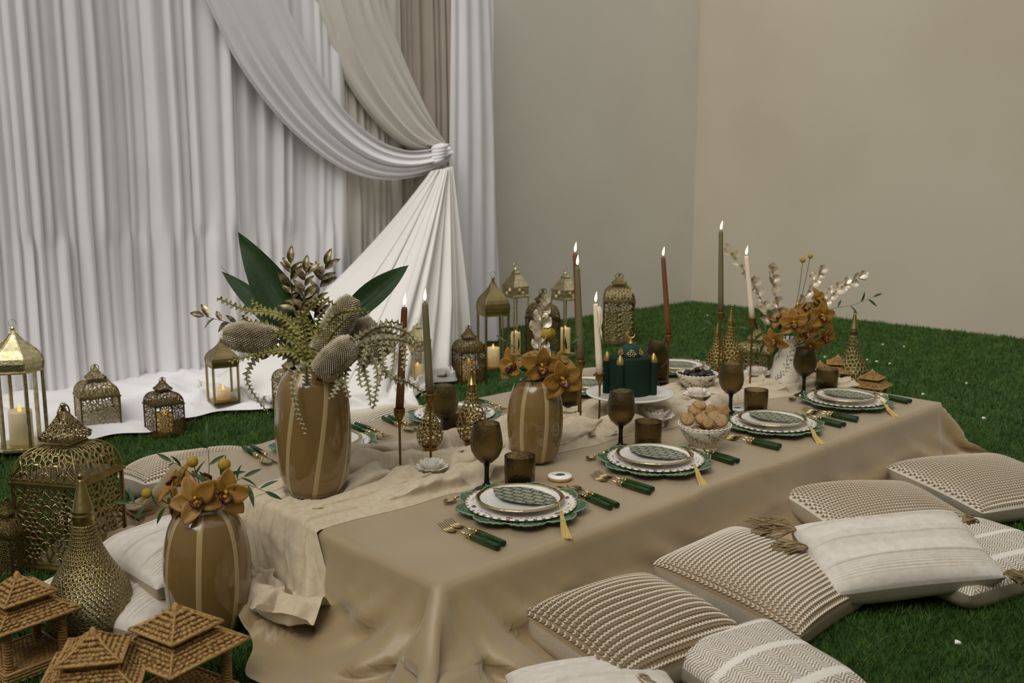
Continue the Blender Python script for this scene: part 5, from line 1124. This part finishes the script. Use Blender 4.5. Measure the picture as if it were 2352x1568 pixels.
ZG = [[(745, 842), (800, 800), (870, 752), (932, 762), (968, 802)], [(745, 842), (810, 800), (885, 780), (945, 790), (958, 832)], [(750, 842), (820, 790), (885, 742), (925, 746)], [(740, 842), (800, 815), (792, 865), (802, 912)], [(745, 842), (820, 815), (842, 870), (852, 932)], [(745, 842), (830, 805), (866, 850), (858, 938)], [(740, 842), (785, 825), (776, 880), (758, 915)], [(745, 842), (850, 805), (892, 862), (940, 880), (978, 908)], [(745, 842), (830, 790), (910, 780), (930, 815), (925, 850)], [(745, 842), (840, 800), (900, 795), (905, 830), (895, 870)], [(745, 842), (820, 800), (870, 790), (880, 830), (872, 880)], [(745, 842), (800, 790), (850, 765), (900, 765), (945, 785)], [(745, 842), (810, 805), (840, 800), (825, 850), (830, 890)]]
GL = ['pale grey zigzag strand arching farthest right over the candles', 'pale grey zigzag strand ending behind the leftmost taper', 'pale grey zigzag strand highest at the right of the bouquet', None, None, None, 'pale zigzag strand hanging closest to the tall vase side', 'thin pale zigzag strand looping down to the candle cup', None, None, None, None, None]
for i, path in enumerate(ZG):
    dd = [-.06, -.08, .02, -.10, -.09, -.07, -.11, -.04, -.07, -.09, -.08, -.04, -.1][i]; pts = [inn(i+2)]+[A_(x, y, dd*(k+1)/len(path)-.01) for k, (x, y) in enumerate(path)]; zigzag(GL[i] or 'pale grey zigzag strand in the hanging mass at the right', pts, 'zig_g', 30+i, .0105)
# --- middle vase
MVp = ITEM['mid'][0]; mm = Vector((MVp.x, MVp.y, ZT+.19)); dM = dep(Vector((MVp.x, MVp.y, ZT+.25))); D_ = lambda x, y, dd=0.: atd(x, y, dM+dd)
gm = 'orchids in the middle vase'
for lb, x, y, dd, fc, rl, sc in (('amber orchid at the left of the middle vase turned away left', 1183, 842, -.01, TOCAM*.5-RIGHT*.75+Vector((0, 0, .15)), .2, .95), ('amber orchid top centre of the middle vase bowed forward', 1243, 838, -.045, TOCAM*.8+Vector((0, 0, -.15))+RIGHT*.1, 0, 1.0), ('amber orchid at the right of the middle vase facing the viewer', 1288, 872, -.05, TOCAM*.9+RIGHT*.35+Vector((0, 0, .05)), .25, 1.02), ('amber orchid behind the others in the middle vase', 1212, 832, .03, TOCAM*.3+Vector((0, 0, .9))-RIGHT*.3, .4, .9), ('amber orchid at the back right of the middle vase', 1282, 838, .02, TOCAM*.4+RIGHT*.5+Vector((0, 0, .6)), -.3, .9)):
    orchid(lb, D_(x, y, dd), fc, rl, sc*1.14, mm, gm)
for lb, x, y, r_ in (('highest yellow ball flower in the middle vase', 1256, 767, .0165), ('yellow ball flower overlapping the highest one in the middle vase', 1264, 765, .016), ('lower yellow ball flower in the middle vase', 1252, 793, .0160)): ball(lb, D_(x, y, -.0 if r_ != .016 else .035), r_, mm)
sprig('dried_sprig', 'pale dried leaf sprig rising from the middle vase', [mm, D_(1248, 850, .0), D_(1240, 790, .0), D_(1243, 735, .0), D_(1250, 702, .0)], 17, .046, 'rnd', 'euca', start=.3, seed=11, spread=.6, group='pale dried sprigs')
for i, (pp, n_, lb) in enumerate((([(1225, 870), (1195, 810), (1165, 785)], 6, 'green sprig pointing up left from the middle vase'), ([(1250, 870), (1285, 820), (1312, 790)], 6, 'green sprig pointing up right from the middle vase'), ([(1220, 870), (1200, 862), (1168, 870)], 4, 'green sprig drooping at the left lip of the middle vase'), ([(1240, 870), (1268, 808), (1240, 750)], 6, 'green sprig standing behind the ball flowers of the middle vase'))):
    sprig('green_sprig', lb, [mm]+[D_(x, y, .02 if i != 2 else -.07) for x, y in pp], n_, .050, 'nar', 'leaf', start=.4, seed=20+i, group='green sprigs')
# --- floor vase
fm_ = Vector((FV.x, FV.y, .25)); dF = dep(Vector((FV.x, FV.y, .32))); E_ = lambda x, y, dd=0.: atd(x, y, dF+dd); gf = 'orchids in the floor vase'
for lb, x, y, dd, fc, rl, sc in (('amber orchid with open lip at the front left of the floor vase', 452, 1150, -.05, TOCAM*.8+Vector((0, 0, .35))+RIGHT*.15, .5, .95), ('amber orchid at the right of the floor vase', 516, 1133, -.03, TOCAM*.75+Vector((0, 0, .1))+RIGHT*.35, -.2, .95), ('amber orchid at the back left of the floor vase', 412, 1115, .02, Vector((0, 0, .6))-RIGHT*.6+TOCAM*.2, .3, .95), ('small amber orchid at the back centre of the floor vase', 468, 1112, .04, Vector((0, 0, .6))-TOCAM*.3+RIGHT*.3, 0, .8), ('amber orchid drooping over the left lip of the floor vase', 415, 1155, -.02, TOCAM*.5-RIGHT*.7+Vector((0, 0, -.1)), .9, .9)):
    orchid(lb, E_(x, y, dd), fc, rl, sc*1.12, fm_, gf)
for lb, x, y, r_ in (('upper left yellow ball flower in the floor vase', 442, 1060, .0135), ('right yellow ball flower in the floor vase', 515, 1066, .0150), ('yellow ball flower leaning far left out of the floor vase', 337, 1133, .0120)): ball(lb, E_(x, y, 0), r_, fm_+Vector((0, 0, .02)))
for i, (pp, n_, lb, dd) in enumerate((([(470, 1140), (480, 1080), (476, 1010)], 3, 'tall green blade sprig rising from the floor vase', 0.), ([(470, 1150), (440, 1090), (395, 1060)], 5, 'green sprig pointing up left from the floor vase', .02), ([(490, 1150), (535, 1110), (560, 1095)], 4, 'green sprig pointing right from the floor vase', -.02), ([(480, 1150), (500, 1100), (520, 1090)], 4, 'green sprig behind the orchids of the floor vase', .03), ([(460, 1165), (380, 1165), (300, 1155)], 6, 'green sprig reaching far left low from the floor vase', -.04), ([(490, 1155), (560, 1115), (608, 1128)], 3, 'green sprig reaching farthest right from the floor vase', -.02))):
    sprig('green_sprig', lb, [fm_]+[E_(x, y, dd) for x, y in pp], n_, .055, 'nar', 'leaf', start=.45, seed=30+i, group='green sprigs')
# --- jug
jm = Vector((J.x, J.y, ZT+.14)); dJ = dep(Vector((J.x, J.y, ZT+.22))); K_ = lambda x, y, dd=0.: atd(x, y, dJ+dd); gj = 'orchids in the white jug'
for lb, x, y, dd, fc, rl, sc in (('amber orchid facing the viewer left of centre above the jug', 1822, 742, -.08, TOCAM+Vector((0, 0, .1))-RIGHT*.15, .1, 1.08), ('amber orchid facing the viewer at the right above the jug', 1884, 727, -.07, TOCAM+RIGHT*.25+Vector((0, 0, .15)), .0, 1.12), ('topmost amber orchid above the jug', 1876, 690, -.02, TOCAM*.7+RIGHT*.5+Vector((0, 0, .3)), .5, .95), ('amber orchid at the back of the jug bunch', 1850, 715, .02, TOCAM*.6+Vector((0, 0, .7)), .3, 1.0), ('amber orchid low right by the jug handle', 1890, 772, -.05, TOCAM*.7+RIGHT*.5-Vector((0, 0, .3)), -.4, 1.0), ('amber orchid drooping over the jug spout', 1782, 782, -.06, TOCAM*.6-RIGHT*.6-Vector((0, 0, .2)), .6, 1.0), ('amber orchid drooping below the right of the bunch', 1858, 790, -.06, TOCAM*.7+RIGHT*.1-Vector((0, 0, .6)), .2, 1.0), ('amber orchid in the middle of the jug bunch', 1850, 762, -.06, TOCAM*.8+RIGHT*.2-Vector((0, 0, .1)), -.2, .95), ('amber orchid at the upper left of the jug bunch', 1792, 730, .01, TOCAM*.5-RIGHT*.5+Vector((0, 0, .5)), .2, .9)):
    orchid(lb, K_(x, y, dd), fc, rl, sc, jm, gj)
for lb, pp, n_ in (('pale dried sprig leaning far left over the ivory taper', [(1790, 790), (1762, 720), (1728, 650), (1676, 580)], 15), ('pale dried sprig standing upright left of the jug centre', [(1800, 790), (1790, 720), (1778, 665), (1774, 625)], 10), ('pale dried sprig pointing up right above the jug', [(1815, 790), (1835, 710), (1862, 660), (1884, 628)], 9), ('pale dried sprig reaching farthest right from the jug', [(1820, 790), (1880, 710), (1925, 665), (1972, 638)], 14)):
    sprig('dried_sprig', lb, [jm]+[K_(x, y, .02) for x, y in pp], n_, .052, 'rnd', 'euca', start=.42, seed=n_+40, spread=.62, group='pale dried sprigs')
ball('left yellow ball flower high above the jug', K_(1844, 597, .0), .0115, jm+Vector((0, 0, .03))); ball('right yellow ball flower high above the jug', K_(1861, 588, .02), .0105, jm+Vector((0, 0, .03)))
for i, (pp, n_, lb, dd, ll) in enumerate((([(1835, 760), (1905, 712), (1960, 700), (2005, 682)], 6, 'thin green sprig stretching right over the grass from the jug', .0, .055), ([(1795, 790), (1760, 765), (1725, 755)], 7, 'dark green sprig left of the jug spout', -.02, .06), ([(1795, 790), (1770, 735), (1740, 715)], 6, 'dark green sprig pointing up left from the jug', .02, .06), ([(1800, 790), (1755, 790), (1735, 800)], 5, 'dark green sprig drooping left of the jug', -.03, .06), ([(1830, 790), (1860, 765), (1880, 755)], 5, 'green sprig among the right orchids of the jug', -.04, .05), ([(1790, 780), (1720, 722), (1625, 750)], 6, 'bluish green sprig reaching left behind the brass bottles', .05, .05))):
    sprig('green_sprig', lb, [jm]+[K_(x, y, dd) for x, y in pp], n_, ll, 'nar', 'leaf', start=.35, seed=50+i, group='green sprigs')

# --- scraps fallen on the table
def scrap(label, x, y, L_, kind, mat, a, z=T+.016):
    p = at(x, y, z); o = thing('fallen_leaf', label, 'leaf', p); c = add_leaf(o, p, p, Vector((math.cos(a), math.sin(a), .1)), Vector((0, 0, 1)), L_, kind, mat); c.name = 'blade'
    MB().tube([(0, 0, 0), (-.012*math.cos(a), -.012*math.sin(a), .001)], .0008, 4).build('stalk', MT['stem'], o)
scrap('gilded leaf fallen on the gauze at the foot of the ivory taper', 1352, 1000, .045, 'rus', 'leaf_gold', .2, T+.03)
scrap('pale gilded leaf lying right of the ivory taper foot', 1398, 1003, .040, 'rnd', 'euca', -.9, T+.03)
scrap('gilded leaf lying between the cake stand and the lotus holders', 1560, 905, .050, 'rus', 'leaf_gold', .5, T+.02)
scrap('tiny yellow-green leaf fallen on the gauze below the tall vase', 728, 1168, .026, 'rus', 'zig_y', -.6, T+.02)
